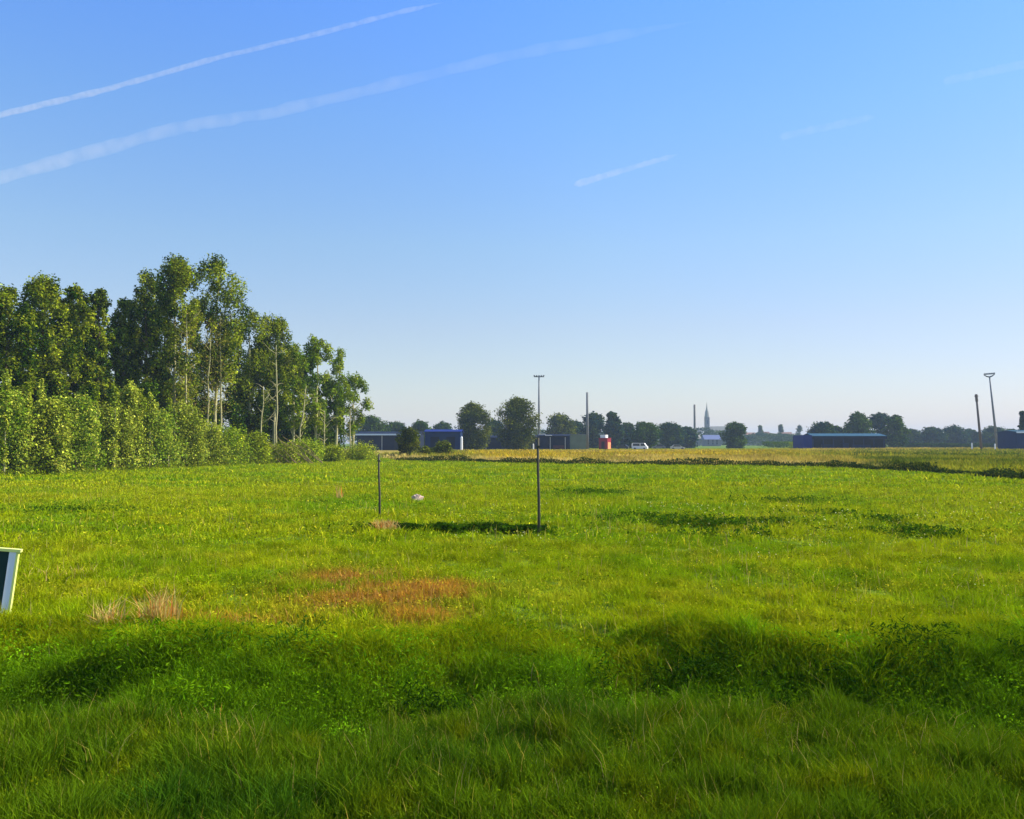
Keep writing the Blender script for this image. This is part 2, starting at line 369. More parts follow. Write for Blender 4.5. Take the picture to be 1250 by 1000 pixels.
def field_colour(x, y):
    a = fbm(x, y, 41, 0.35); b = fbm(x, y, 42, 1.5); e = fbm(x * 0.35, y, 43, 0.12)
    c = mix(np.repeat(G_FIELD[None], len(x), 0), np.repeat(G_LUSH[None], len(x), 0), sm(a, 0.42, 0.75) * 0.75)
    c = mix(c, G_YEL, sm(b, 0.55, 0.85) * 0.5 + sm(e, 0.5, 0.8) * 0.25)
    s = sum(blob(x, y, *q) for q in RUST); c = mix(c, G_RUST, np.minimum(s, 1) * 0.78 * sm(fbm(x, y, 46, 1.1), .28, .52))
    c = mix(c, G_DEEP, darkm(x, y) * 0.7); c = c * (0.60 + 0.40 * vnoise(x, y * 1.5, 47, 2.2) + 0.42 * vnoise(x, y * 1.3, 147, 4.5))[:, None]
    return c
parts = []
for n, d0, d1, pw, wd, hh, ff in ((330000, 8.2, 17, 0.6, 0.0105, 0.105, 5.0), (230000, 17, 38, 0.9, 0.024, 0.11, 2.6), (230000, 38, 120, 1.0, 0.075, 0.13, 0.9)):
    x, y = wedge(n, d0, d1, pw)
    k = (y > crest(x) + 2.3) & (x > wood_x(y) - 0.5) & ~in_meadow(x, y); x, y = x[k], y[k]
    c = field_colour(x, y)
    h = hh * (0.3 + 1.3 * fbm(x, y, 44, 1.6)) * rng.uniform(0.6, 1.5, len(x))
    h = h * (0.25 + 1.35 * vnoise(x, y, 144, ff)) * (1 + 0.9 * darkm(x, y))
    st = rng.uniform(0, 1, len(x)) < 0.05 * sm(fbm(x, y, 45, 0.5), 0.4, 0.8); c[st] = G_YEL * 1.25; h[st] *= 1.3
    parts.append(blades(x, y, hz(x, y), h, wd * rng.uniform(0.6, 1.4, len(x)), c, 0.6, colvar=0.30))
for n, d0, d1, sz in ((150000, 8.5, 18, .032), (130000, 18, 42, .062)):
    x, y = wedge(n, d0, d1, .8); k = (y > crest(x) + 2.4) & (x > wood_x(y)) & ~in_meadow(x, y); x, y = x[k], y[k]; k = rng.uniform(0, 1, len(x)) < .15 + sm(fbm(x, y * 1.6, 49, .9), .4, .7); x, y = x[k], y[k]; n = len(x)
    c = field_colour(x, y) * .95; q = rng.uniform(0, 1, n); c[q < .10] = G_YEL * 1.2; c[q > .88] *= .35
    parts.append(leaves(x, y, hz(x, y) + rng.uniform(.03, .12, n), sz * rng.uniform(.6, 1.4, n), c, up=.35, aspect=.5, colvar=.3))
V, FS, T = join(parts)
tag(mesh_np('field_grass', V, FS, M_GRASS, tint=T), kind='stuff')

# -- dark broad-leaved weeds in patches, and the painted shade strip below the two stakes
parts = []
for (cx, cy, rx, ry) in DARKP:
    n = int(1500 * rx * ry / 0.5 * (20 / cy)); x = rng.normal(cx, rx * 0.6, n); y = rng.normal(cy, ry * 0.6, n)
    k = fbm(x, y * 1.6, 48, 2.4) > .50; x, y = x[k], y[k]; n = len(x)
    z = hz(x, y) + rng.uniform(0.02, 0.20, n) * (0.5 + fbm(x, y, 51, 3))
    parts.append(leaves(x, y, z, rng.uniform(0.05, 0.11, n), mix(np.repeat(G_DEEP[None], n, 0), G_LUSH * 0.6, rng.uniform(0, 0.8, n))))
# shadow between the stakes, put in as a strip of darkened leaves
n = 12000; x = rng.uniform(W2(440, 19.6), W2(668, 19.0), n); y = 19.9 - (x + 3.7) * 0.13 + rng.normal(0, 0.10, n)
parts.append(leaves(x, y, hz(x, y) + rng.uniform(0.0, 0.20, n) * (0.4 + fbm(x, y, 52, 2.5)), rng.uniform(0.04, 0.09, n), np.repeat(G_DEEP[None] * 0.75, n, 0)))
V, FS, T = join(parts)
tag(mesh_np('weeds_and_shade_strip', V, [f for f in FS if len(f)], M_GRASS, tint=T), kind='stuff')

# -- leafy weeds hanging over the ditch, some coloured dark to paint shade into its hollows
parts = []
for (px, dd, rr, hh, nn, colr) in ((170, 8.0, 0.55, 0.4, 1500, G_LUSH), (215, 7.2, 0.35, 0.35, 900, G_LUSH * 1.2), (505, 8.0, 0.5, 0.35, 1300, G_LUSH * 1.2), (560, 7.6, 0.4, 0.3, 900, G_LUSH),
                               (740, 8.3, 0.6, 0.35, 1300, G_LUSH * 0.8), (945, 7.7, 0.45, 0.35, 1200, G_LUSH), (990, 7.3, 0.3, 0.3, 700, G_LUSH * 1.1), (1100, 8.0, 0.6, 0.35, 1600, G_DEEP * 1.2), (960, 7.6, .5, .4, 1600, G_DEEP), (780, 8.2, .35, .4, 1200, G_DEEP), (860, 8.3, .3, .35, 900, G_DEEP), (535, 7.6, .25, .35, 900, G_DEEP), (1190, 8.2, .4, .35, 1000, G_DEEP), (330, 8.4, 0.5, 0.3, 1000, G_DEEP * 1.8)):
    cx = W2(px, dd); x = rng.normal(cx, rr * 0.75, nn); y = rng.normal(dd, rr * 0.4, nn); k = fbm(x, y, 55, 3.5) > .45; x, y = x[k], y[k]; nn = len(x); colr = np.asarray(colr) * .8
    z = hz(x, y) + rng.uniform(0.02, hh, nn) * (.35 + fbm(x, y, 56, 2.5) * .9)
    parts.append(leaves(x, y, z, rng.uniform(0.03, 0.08, nn), np.repeat(colr[None], nn, 0), aspect=0.28, up=.1))
V, FS, T = join(parts)
tag(mesh_np('ditch_weeds', V, [f for f in FS if len(f)], M_GRASS, tint=T), kind='stuff')

# -- dead straw stalks (tall clump at left, thin ones along the ditch) and rusty sorrel
parts = []
for (px, dd, rr, nn, hh) in ((192, 9.3, 0.13, 130, 0.46), (135, 9.2, 0.14, 100, 0.38), (212, 9.5, 0.10, 60, 0.44), (165, 9.2, 0.25, 50, 0.26), (472, 19.5, 0.22, 320, 0.30), (75, 13, 0.7, 60, 0.2),
                            (230, 6.7, 0.3, 60, 0.2), (850, 6.6, 0.4, 80, 0.2), (520, 6.7, 0.5, 50, 0.16), (1130, 6.8, 0.5, 60, 0.16), (415, 31, 0.15, 14, 0.5)):
    cx = W2(px, dd); x = rng.normal(cx, rr * 0.6, nn); y = rng.normal(dd, rr * 0.4, nn)
    col = mix(np.repeat(G_STRAW[None] * 1.15, nn, 0), G_RUST * 1.3, rng.uniform(0, 1, nn) ** 2.5)
    parts.append(blades(x, y, hz(x, y), hh * rng.uniform(0.5, 1.2, nn), 0.012 * (dd / 9), col, 0.5, colvar=0.2))
for (cx, cy, rx, ry) in RUST:
    nn = int(800 * rx * ry); x = rng.normal(cx, rx * 0.55, nn); y = rng.normal(cy, ry * 0.55, nn)
    parts.append(blades(x, y, hz(x, y), rng.uniform(0.08, 0.2, nn), 0.009, mix(np.repeat(G_RUST[None], nn, 0), G_STRAW * 0.8, rng.uniform(0, 0.6, nn)), 0.4, colvar=0.3))
V, FS, T = join(parts)
tag(mesh_np('dead_stalks', V, FS, M_GRASS, tint=T), kind='stuff')

# -- thin upright seed stems standing above the sward
parts = []
for n, d0, d1, hh, wd in ((600, 4.2, 7, .22, .0045), (2600, 8, 16, .26, .008), (2600, 16, 45, .30, .018)):
    x, y = wedge(n, d0, d1, .6); k = (x > wood_x(y)) & ~in_meadow(x, y) & (fbm(x, y, 65, .5) > .45); x, y = x[k], y[k]; n = len(x); h = hh * rng.uniform(.5, 1.15, n)
    c = mix(np.repeat(G_YEL[None] * .8, n, 0), G_STRAW * .8, rng.uniform(0, 1, n)); parts.append(blades(x, y, hz(x, y), h, wd, c, .3, colvar=.3))
V, FS, T = join(parts)
tag(mesh_np('seed_stems', V, FS, M_GRASS, tint=T), kind='stuff')

# -- tiny pale flower heads scattered in the clover
n = 1500; x, y = wedge(n, 11, 28, 0.5, 0); k = (fbm(x, y, 61, 0.45) > 0.52) & (x > -3); x, y = x[k], y[k]
V, f4, f3, T = leaves(x, y, hz(x, y) + rng.uniform(0.08, 0.16, len(x)), 0.035 * y / 18, np.repeat(np.array([(0.65, 0.65, 0.25)]), len(x), 0), aspect=0.9)
tag(mesh_np('flower_heads', V, [f4], M_GRASS, tint=T), kind='stuff')

# -- tall dry grass of the meadow and the dark strip for the shade at its foot
parts = []
for n, d0, d1, wd in ((150000, 36, 100, 0.09), (110000, 95, 285, 0.22)):
    x, y = wedge(n, d0, d1, 0.9, 6); k = in_meadow(x, y); x, y = x[k], y[k]; ed = edge_dist(x, y)
    p = fbm(x, y, 71, 0.22); q = fbm(x, y * 0.5, 72, 0.06)
    px = x / y * F + 625
    green = np.clip(sm(px, 860, 1120) * 0.85 * sm(240 - y, 0, 60) + sm(600 - px, 0, 70) * .75 + sm(p, 0.45, 0.7) * 0.6, 0, 1)
    c = mix(np.repeat(G_GOLD[None], len(x), 0), G_OLIVE, green); c = mix(c, G_STRAW, sm(q, 0.45, 0.75) * 0.6 * (1 - green))
    c = mix(c, G_STRAW * 1.15, sm(5 - ed, 0, 3) * sm(1120 - px, 0, 120) * .8); c = c * (0.6 + 0.7 * vnoise(x, y, 74, .35))[:, None]; c[(fbm(x, y, 75, .16) > .56) & (px > 1040)] *= np.array((.35, .5, .4)); far = sm(y, 185, 225) * sm(1000 - px, 0, 80); c = mix(c, G_FIELD * 0.9, far * 0.8)
    h = (0.35 + 0.45 * fbm(x, y, 73, 0.25)) * rng.uniform(0.6, 1.3, len(x)) * (1 - 0.45 * far) * (0.55 + 0.45 * sm(ed, 0, 3))
    parts.append(blades(x, y, hz(x, y) + 0.05, h, wd * rng.uniform(0.5, 1.5, len(x)), c, 0.4, colvar=0.3))
V, FS, T = join(parts)
tag(mesh_np('meadow_grass', V, FS, M_GRASS, tint=T), kind='stuff')
# dark leaf strip along the edge: self-shadow of the tall grass put into colour
segs = EDGE[2:]; L = np.linalg.norm(np.diff(segs, axis=0), axis=1); cum = np.concatenate([[0], np.cumsum(L)])
n = 42000; s = rng.uniform(0, cum[-1], n); ex = np.interp(s, cum, segs[:, 0]); ey = np.interp(s, cum, segs[:, 1])
wid = 0.3 + 1.2 * fbm(ex, ey, 81, 0.25)
x = ex + rng.normal(0, 0.35, n) * wid; y = ey - 0.2 + rng.normal(0, 0.55, n) * wid
z = hz(x, y) + rng.uniform(0, 1, n) ** 1.6 * (0.22 + 0.6 * sm(fbm(x, y, 82, 0.30), .35, .8))
V, f4, f3, T = leaves(x, y, z, rng.uniform(0.10, 0.22, n), mix(np.repeat(np.array([(0.020, 0.045, 0.008)]), n, 0), G_OLIVE * 0.6, rng.uniform(0, 1, n) ** 3), up=0.0)
tag(mesh_np('edge_shade_leaves', V, [f4], M_GRASS, tint=T), kind='stuff')

# ------------------------------------------------------------------ trees
def crown_points(height, width, bot, style, seed, nclump):
    r = np.random.default_rng(seed); C = []; Rr = []
    for i in range(nclump):
        t = r.uniform(0, 1) ** (0.85 if style != 'poplar' else 1.0)
        if style == 'round': prof = math.sqrt(max(0.02, 1 - (2 * t - 0.92) ** 2))
        elif style == 'poplar': prof = 0.75 + 0.25 * math.sin(math.pi * t) if t < 0.72 else 0.95 * math.sqrt(max(0.12, 1 - ((t - 0.7) / 0.31) ** 2))
        elif style == 'shrub': prof = 1.0 - 0.45 * t ** 2.2
        elif style == 'conifer': prof = 1.05 - t
        elif style == 'sparse': prof = 0.4 + 0.6 * math.sin(math.pi * t)
        else: prof = 1 - 0.9 * t
        a = r.uniform(0, 2 * math.pi); rad = width * 0.5 * prof * math.sqrt(r.uniform(0.05, 1))
        cr = width * {'round': 0.19, 'poplar': 0.125, 'shrub': 0.15, 'conifer': 0.14, 'sparse': 0.13, 'column': 0.35}[style] * r.uniform(0.65, 1.3)
        rad = max(0, rad - cr * 0.5)
        z = bot + (height - bot) * t; z = min(z, height - cr * 0.8); z = max(z, cr * 0.45)
        C.append((rad * math.cos(a), rad * math.sin(a), z)); Rr.append(cr)
    return np.array(C), np.array(Rr)

def make_tree(name, label, cat, x, y, height, width, botf, style, seed, nleaf, lsize, col, col2, bark, group=None,
              lean=0.0, nclump=26, trunk_r=None, parts=('trunk', 'crown'), limbs=9, gaps=1.0):
    global rng
    keep = rng; rng = np.random.default_rng(seed + 900)
    r = np.random.default_rng(seed)
    root = empty(name, (x, y, float(hz(x, y))), label, cat, group, rz=r.uniform(0, 0.01))
    bot = height * botf
    C, Rr = crown_points(height, width, bot, style, seed, nclump)
    C[:, 0] += lean * C[:, 2]
    # trunk and limbs
    tr = trunk_r or max(0.04, height * 0.013); mb = MB(); tp = []; rr = []
    wob = r.uniform(-1, 1, (8, 2)) * height * 0.010
    top = height * (0.9 if style in ('poplar', 'sparse', 'column', 'conifer') else 0.68)
    for i in range(8):
        t = i / 7; tp.append((lean * top * t + wob[i, 0] * t, wob[i, 1] * t, -0.15 + (top + 0.15) * t)); rr.append(tr * (1.25 - 0.25 * min(1, t * 8)) * (1 - 0.8 * t))
    mb.tube(tp, rr, 7)
    order = np.argsort(C[:, 2])[::max(1, nclump // limbs)]
    for j in order:
        p = C[j]; zb = max(height * 0.12, p[2] - (0.25 + 0.3 * r.uniform()) * width * 0.6 - 0.3); zb = min(zb, top * 0.92); t = zb / top
        b = np.array((np.interp(t, [i / 7 for i in range(8)], [q[0] for q in tp]), np.interp(t, [i / 7 for i in range(8)], [q[1] for q in tp]), zb))
        m = (b + p) / 2 + r.uniform(-1, 1, 3) * width * 0.04
        mb.tube([b, m, p], [tr * (1 - 0.75 * t) * 0.5, tr * 0.28 * (1 - 0.6 * t), tr * 0.08], 5)
    mb.build(parts[0], bark, root, smooth=True)
    # leaves
    per = np.maximum(8, (nleaf * Rr ** 2 / np.sum(Rr ** 2))).astype(int); ps = []
    for ci in range(len(C)):
        n = per[ci]; d = r.normal(size=(n, 3)); d /= np.linalg.norm(d, axis=1, keepdims=True)
        q = Rr[ci] * (0.25 + 0.85 * r.uniform(0, 1, n) ** 0.5) ; q = q * (0.8 + 0.35 * np.sin(d[:, 0] * 5 + ci) * np.sin(d[:, 2] * 6 + ci))
        P = C[ci] + d * q[:, None] * np.array((1, 1, {'column': 2.0, 'poplar': 1.5, 'sparse': 1.2, 'shrub': 1.5}.get(style, 0.85)))
        P[:, 2] = np.maximum(P[:, 2], 0.05)
        cc = mix(np.repeat(col[None], n, 0), np.repeat(col2[None], n, 0), np.clip(r.uniform(-0.2, 0.9) + r.normal(0, 0.2, n), 0, 1)); cc[r.uniform(0, 1, n) < .13] *= 2.1  # bright share of leaves: light flecks put into colour, as pale undersides
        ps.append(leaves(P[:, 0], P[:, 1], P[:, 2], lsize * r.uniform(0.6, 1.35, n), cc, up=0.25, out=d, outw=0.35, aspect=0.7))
    V, FS, T = join(ps)
    mesh_np(parts[1], V, [FS[0]], M_LEAF, root, tint=T)
    rng = keep
    return root

L_DARK = np.array((0.020, 0.052, 0.003)); L_MID = np.array((0.100, 0.170, 0.006)); L_LIT = np.array((0.36, 0.41, 0.020))  # dark and lit tones: crown shade and sunlight mixed into the leaf colour
L_OLIVE = np.array((0.125, 0.165, 0.005)); L_PALE = np.array((0.46, 0.50, 0.06)); L_BLUE = np.array((0.010, 0.040, 0.030))  # the blue one puts distance haze into the leaf colour
L_BROWN = np.array((0.20, 0.13, 0.05))

GW = 'tall trees of the wood'
# (px, dist, top row, width px, crown bottom fraction, lean, leaves, style, pale bark?, label)
wood = [
 (6, 60, 352, 60, .20, 0, 9000, 'poplar', 0, 'dark bushy tree of the wood, cut off by the left edge of the photo'),
 (50, 64, 340, 66, .18, 0, 10000, 'poplar', 0, 'broad dark-crowned tree, the highest in the left half of the wood'),
 (90, 68, 350, 48, .20, 0, 8000, 'poplar', 0, 'dark tree just right of the broadest crown in the left of the wood'),
 (118, 70, 354, 32, .30, 0, 5500, 'poplar', 0, 'narrow tree with a small round top in the dip of the wood'),
 (149, 74, 366, 30, .25, 0, 5000, 'poplar', 0, 'lowest-topped tree in the dip of the wood skyline'),
 (180, 77, 331, 46, .22, -.02, 7500, 'poplar', 0, 'tall tree forming the left shoulder of the highest group in the wood'),
 (213, 75, 316, 58, .30, 0, 9000, 'poplar', 1, 'very tall tree with a pale straight trunk, left of the tallest pair gap'),
 (262, 80, 314, 60, .40, .01, 8000, 'poplar', 1, 'tallest tree of the wood with a dry brownish, half bare lower crown'),
 (304, 88, 377, 50, .22, 0, 7000, 'poplar', 1, 'mid-height tree stepping down right of the tallest tree'),
 (335, 90, 386, 46, .38, 0, 6000, 'poplar', 1, 'tree with a long pale bare trunk right of the middle of the wood'),
 (358, 94, 420, 34, .30, 0, 4200, 'poplar', 1, 'thin low tree between the pale-trunked tree and the sparse ones'),
 (385, 97, 410, 44, .22, .02, 4200, 'sparse', 1, 'sparse open-crowned tree near the right end of the wood'),
 (410, 103, 426, 36, .25, .03, 2800, 'sparse', 1, 'wispy tree with gappy top, second from the right end of the wood'),
 (431, 108, 457, 40, .30, 0, 3600, 'sparse', 1, 'small rounded tree standing last at the right end of the wood'),
]
for i, (px, d, ty, wpx, bf, ln, nl, stl, pale, lab) in enumerate(wood):
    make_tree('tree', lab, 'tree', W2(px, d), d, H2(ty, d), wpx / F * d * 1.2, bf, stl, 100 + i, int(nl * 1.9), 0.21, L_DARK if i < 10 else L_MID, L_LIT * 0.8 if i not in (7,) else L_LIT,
              M_BARK_PALE if pale else M_BARK, GW, lean=ln, nclump=110 if stl == 'poplar' else 36, trunk_r=0.20 if pale else None, limbs=12)
back = [(28, 78, 372, 60), (70, 82, 372, 60), (108, 84, 392, 60), (140, 88, 392, 56), (168, 90, 372, 50), (198, 92, 360, 50), (238, 94, 372, 55), (285, 102, 400, 50), (320, 106, 412, 46), (346, 110, 436, 44), (372, 110, 436, 44), (398, 112, 462, 42), (-18, 70, 370, 60)]
back_lab = ['behind the first two trees from the left edge', 'behind the broad dark crown', 'behind the narrow round-topped tree in the skyline dip', 'filling the lowest notch of the wood skyline', 'behind the left shoulder of the highest group', 'behind the very tall pale-trunked tree',
 'in the gap between the two tallest trees', 'behind the brownish lower crown of the tallest tree', 'behind the mid-height tree stepping down', 'behind the long bare trunk', 'between the long bare trunk and the sparse trees', 'behind the sparse trees, last of the inner ones', 'reaching in from beyond the left edge of the photo']
for i, (px, d, ty, wpx) in enumerate(back):
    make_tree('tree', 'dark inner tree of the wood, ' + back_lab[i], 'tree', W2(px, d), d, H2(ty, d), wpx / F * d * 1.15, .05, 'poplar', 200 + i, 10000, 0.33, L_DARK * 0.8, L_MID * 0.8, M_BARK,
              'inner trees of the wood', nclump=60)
# dry twiggy brown growth round the tallest tree's trunk
GS = 'shrubs along the edge of the wood'
shrubs = [
 (4, 53, 484, 56, 'leafy olive shrub in front of the wood, cut by the left edge of the photo'), (36, 54.5, 492, 48, 'second leafy shrub from the left edge, in front of the wood'),
 (68, 56, 488, 46, 'leafy shrub below the broadest dark crown of the wood'), (98, 59, 484, 44, 'shrub with several pale top shoots beside the thin upright sapling'),
 (130, 62, 486, 46, 'shrub below the dip in the wood skyline'), (160, 64.5, 482, 46, 'bright yellow-green shrub with lumpy top, left of the pale trunk'),
 (190, 67.5, 488, 44, 'shrub just left of the foot of the tall pale trunk'), (222, 71, 500, 46, 'shrub hiding the foot of the tall pale trunk'),
 (252, 75, 512, 44, 'shrub below the tallest tree of the wood'), (282, 78, 522, 42, 'low shrub right of the tallest tree, on a grassy mound'),
 (312, 81, 530, 38, 'low rounded shrub left of the long bare trunk'), (346, 84, 540, 36, 'low bush at the foot of the long bare trunk'),
 (376, 88, 540, 34, 'low bush under the sparse open-crowned tree'), (406, 94, 542, 32, 'low bush under the wispy gappy tree'), (440, 100, 546, 34, 'small bush at the right end of the wood below the last tree')]
for i, (px, d, ty, wpx, lab) in enumerate(shrubs):
    make_tree('shrub', lab, 'shrub', W2(px, d), d + .9 * math.sin(i * 1.9), H2(ty, d) * (.95 + .13 * math.sin(i * 2.7 + 1)), wpx / F * d * (1.5 + .3 * math.sin(i * 2.3)), .02, 'shrub', 300 + i, 9500 if i < 9 else 5000, 0.16, L_OLIVE if i % 3 else L_MID * 1.1, L_PALE if i < 9 else L_LIT * 1.2,
              M_BARK, GS, nclump=85, parts=('stem', 'foliage'))
inner = [(20, 60, 470), (60, 63, 468), (100, 66, 472), (140, 69, 478), (180, 72, 470), (215, 77, 480), (245, 81, 478), (275, 84, 490), (305, 88, 500), (335, 95, 505), (365, 99, 510), (395, 106, 516)]
inner_lab = ['at the left edge of the wood', 'behind the pair of pale sapling tips', 'behind the thin upright sapling', 'in the dark gap under the skyline dip', 'behind the yellow-green lumpy shrub', 'around the foot of the tall pale trunk', 'left of the two brownish bare trunks', 'under the tallest tree',
 'above the brushwood heap', 'left of the leaning dead stem', 'below the sparse open-crowned tree', 'below the wispy gappy tree']
for i, (px, d, ty) in enumerate(inner):
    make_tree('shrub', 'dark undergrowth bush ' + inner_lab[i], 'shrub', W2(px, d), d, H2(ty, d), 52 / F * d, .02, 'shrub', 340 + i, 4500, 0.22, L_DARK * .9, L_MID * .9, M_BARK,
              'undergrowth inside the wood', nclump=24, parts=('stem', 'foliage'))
sap = [(6, 52.6, 462, 'pale-leaved upright sapling at the left edge of the photo'), (33, 54.5, 474, 'pale-leaved sapling, left one of the two below the broad dark crown'), (48, 56, 470, 'pale-leaved sapling, right one of the two below the broad dark crown'),
       (73, 58, 484, 'small pale sapling tip rising left of the thin upright sapling'), (116, 60, 470, 'thin straight pale sapling standing against the dark gap'), (139, 62, 476, 'pale sapling with bushy round tip, left one of the pair'), (158, 64, 472, 'bushiest pale sapling tip, above the yellow-green shrub'),
       (182, 66, 484, 'slender pale sapling left of the tall pale trunk'), (188, 67, 496, 'short pale sapling with its stem showing low in the shrubs'), (205, 69, 488, 'pale sapling right next to the tall pale trunk')]
for i, (px, d, ty, lab) in enumerate(sap):
    make_tree('sapling', lab, 'young tree', W2(px, d) + 0.2, d - 0.3, H2(ty - 4, d), 0.75, .12, 'column', 400 + i, 1100, 0.15, L_OLIVE * 1.2, L_PALE * 1.25, M_BARK_PALE, 'young saplings sprouting among the shrubs', nclump=14, trunk_r=0.05, parts=('stem', 'foliage'))
# bare and half-bare trunks standing in the edge of the wood
bare = [(226, 74, 380, 0.0, 'bare pale trunk rising behind the shrubs, leftmost of the bare trunks'), (252, 78, 392, .02, 'slim pale brown bare trunk, left of the two under the tallest crown'), (270, 79, 385, -.015, 'slim pale brown bare trunk, right of the two under the tallest crown'), (318, 86, 470, .03, 'short thin bare stem between the dark trees'),
        (338, 87, 420, -.01, 'long pale bare trunk standing clear in front of the dark wood'), (362, 91, 470, .12, 'leaning pale dead stem in the right part of the wood'), (396, 96, 500, .0, 'short pale stem under the sparse trees'), (428, 106, 500, 0.0, 'thin pale stem beside the last tree of the wood')]
for i, (px, d, ty, ln, lab) in enumerate(bare):
    h = H2(ty, d); r_ = random.Random(i); x0 = W2(px, d)
    root = empty('dead_tree', (x0, d, 0), lab, 'dead tree', 'bare trunks in the wood edge')
    m = MB(); pts = [(ln * h * t + r_.uniform(-.08, .08), r_.uniform(-.08, .08), -0.1 + h * t) for t in (0, .15, .3, .45, .6, .75, .9, 1)]
    m.tube(pts, [.12, .10, .09, .08, .07, .06, .045, .02], 7)
    for k in range(14):
        t = r_.uniform(.3, .98); b = np.array([np.interp(t, [0, .15, .3, .45, .6, .75, .9, 1], [q[_c] for q in pts]) for _c in (0, 1)] + [h * t]); a = r_.uniform(0, 6.28); l = r_.uniform(.5, 1.5)
        m.tube([b - np.array((math.cos(a), math.sin(a), 0)) * .03, b + np.array((math.cos(a) * l * .5, math.sin(a) * l * .5, l * .35)), b + np.array((math.cos(a) * l, math.sin(a) * l, l * r_.uniform(.3, 1)))], [.03, .02, .008], 4)
    m.build('trunk', M_BARK_PALE, root, smooth=True)
    if i in (1, 2, 0):
        nn = 1500; zz = rng.uniform(.35, 1.02, nn) * h; V, f4, f3, T = leaves(ln * zz + rng.normal(0, .6, nn), rng.normal(0, .6, nn), zz, rng.uniform(.08, .2, nn), mix(np.repeat(L_BROWN[None] * 1.4, nn, 0), L_LIT, rng.uniform(0, 1, nn)), up=.1)
        mesh_np('dry_foliage', V, [f4], M_LEAF, root, tint=T)
# leaning dead branches on the mound
m = MB(); r_ = random.Random(4)
for k in range(16):
    x0 = W2(300 + k * 4, 84) ; m.tube([(x0, 84 + r_.uniform(-1, 1), 2.6 + r_.uniform(-.8, .6)), (x0 + 1.6, 83.5, 1.4), (x0 + 3.2 + r_.uniform(-.6, .6), 83 + r_.uniform(-1, 1), 0.05)], [.015, .025, .03], 5)
tag(m.build('brushwood', plain('dry_wood', (0.20, 0.14, 0.07), .9, var=.4)), 'heap of dry brownish branches leaning in the wood edge, right of centre of the wood', 'dead branches')

# low green cover between wood and meadow
x = rng.uniform(-1, 1, 26000); s = rng.uniform(44, 122, 26000); x = wood_x(s) + rng.normal(-0.3, 1.0, 26000)
z = np.abs(rng.normal(0, 0.28, 26000)) * (0.4 + 1.2 * fbm(x, s, 91, 0.3)) * (0.6 + 2.2 * sm(s, 72, 84) * sm(112 - s, 0, 12))
V, f4, f3, T = leaves(x, s, z, rng.uniform(0.1, 0.2, 26000), mix(np.repeat(L_OLIVE[None], 26000, 0), G_FIELD, fbm(x, s, 92, 0.5)), up=0.3)
tag(mesh_np('wood_edge_weeds', V, [f4], M_GRASS, tint=T), kind='stuff')

# ---- bushes and trees of the middle distance
FT = 'trees on the horizon'
far = [
 # px, dist, top, width, style, label, dark/light
 (499, 118, 522, 30, 'sparse', 'blurred green young tree hiding the middle of the long low blue shed', 'G'),
 (541, 128, 541, 26, 'shrub', 'low green bush in front of the short blue building', 'G'),
 (520, 122, 548, 22, 'shrub', 'tiny bush just left of the low green bush by the blue building', 'G'),
 (453, 270, 508, 44, 'round', 'dark rounded tree behind the left end of the long low blue shed', 'N'),
 (482, 285, 515, 34, 'round', 'bluish tree behind the right half of the long low blue shed', 'B'),
 (514, 280, 514, 28, 'round', 'small round treetop left of the short blue building', 'N'),
 (541, 300, 515, 30, 'round', 'bluish treetop rising over the short blue building', 'B'),
 (576, 215, 492, 45, 'round', 'large round green tree, the left one of the two big trees near the centre', 'G'),
 (604, 290, 512, 34, 'round', 'low blue-green tree in the gap between the two big round trees', 'B'),
 (632, 205, 485, 54, 'round', 'largest round green tree near the centre, right one of the two, beside the floodlight mast', 'G'),
 (683, 290, 505, 38, 'round', 'rounded tree just right of the central floodlight mast', 'G'),
 (704, 320, 514, 36, 'round', 'bluish low tree behind the olive container', 'B'),
 (725, 310, 504, 36, 'round', 'dark tree right behind the plain grey pole', 'B'),
 (747, 300, 503, 24, 'round', 'narrow round-topped tree above the red cabin', 'B'),
 (765, 320, 516, 26, 'round', 'low tree just right of the red cabin', 'B'),
 (787, 290, 515, 38, 'round', 'dark green rounded tree behind the white van', 'N'),
 (817, 320, 516, 36, 'round', 'pale bluish rounded tree right of the dark one behind the white van', 'B'),
 (838, 340, 521, 26, 'round', 'small tree to the left of the distant church', 'B'),
 (898, 300, 516, 32, 'round', 'single round tree to the right of the church nave', 'N'),
 (1004, 300, 515, 34, 'round', 'low rounded tree behind the left part of the long open blue hall', 'B'),
 (1022, 330, 520, 24, 'round', 'small tree behind the long open blue hall, between a low and a high clump', 'B'),
 (1048, 310, 503, 34, 'round', 'tall rounded tree behind the blue hall, leftmost of three', 'N'),
 (1074, 320, 504, 30, 'round', 'tall rounded tree behind the blue hall, middle of three', 'B'),
 (1094, 310, 507, 28, 'round', 'tall rounded tree behind the right end of the blue hall, rightmost of three', 'N'),
 (1112, 400, 524, 26, 'round', 'small far tree just right of the three tall trees', 'B'),
 (1138, 400, 522, 30, 'round', 'rounded far tree halfway between the blue hall and the leaning pole', 'B'),
 (1165, 410, 520, 34, 'round', 'wide far tree left of the leaning wooden pole', 'B'),
 (1184, 430, 524, 24, 'round', 'low far tree directly beside the leaning wooden pole', 'B'),
 (1213, 400, 521, 40, 'round', 'wide far tree at the foot of the right floodlight mast', 'B'),
 (1236, 380, 524, 24, 'round', 'low far tree between the right floodlight mast and the right edge', 'B'),
 (1249, 250, 502, 20, 'conifer', 'dark pointed conifer at the right edge of the photo', 'D'),
]
pal = {'G': (L_MID * 0.28, L_LIT * 0.45), 'N': (L_DARK * 1.1, L_MID * .75), 'B': (L_BLUE, L_MID * 0.55), 'D': (L_DARK * 0.7, L_DARK)}
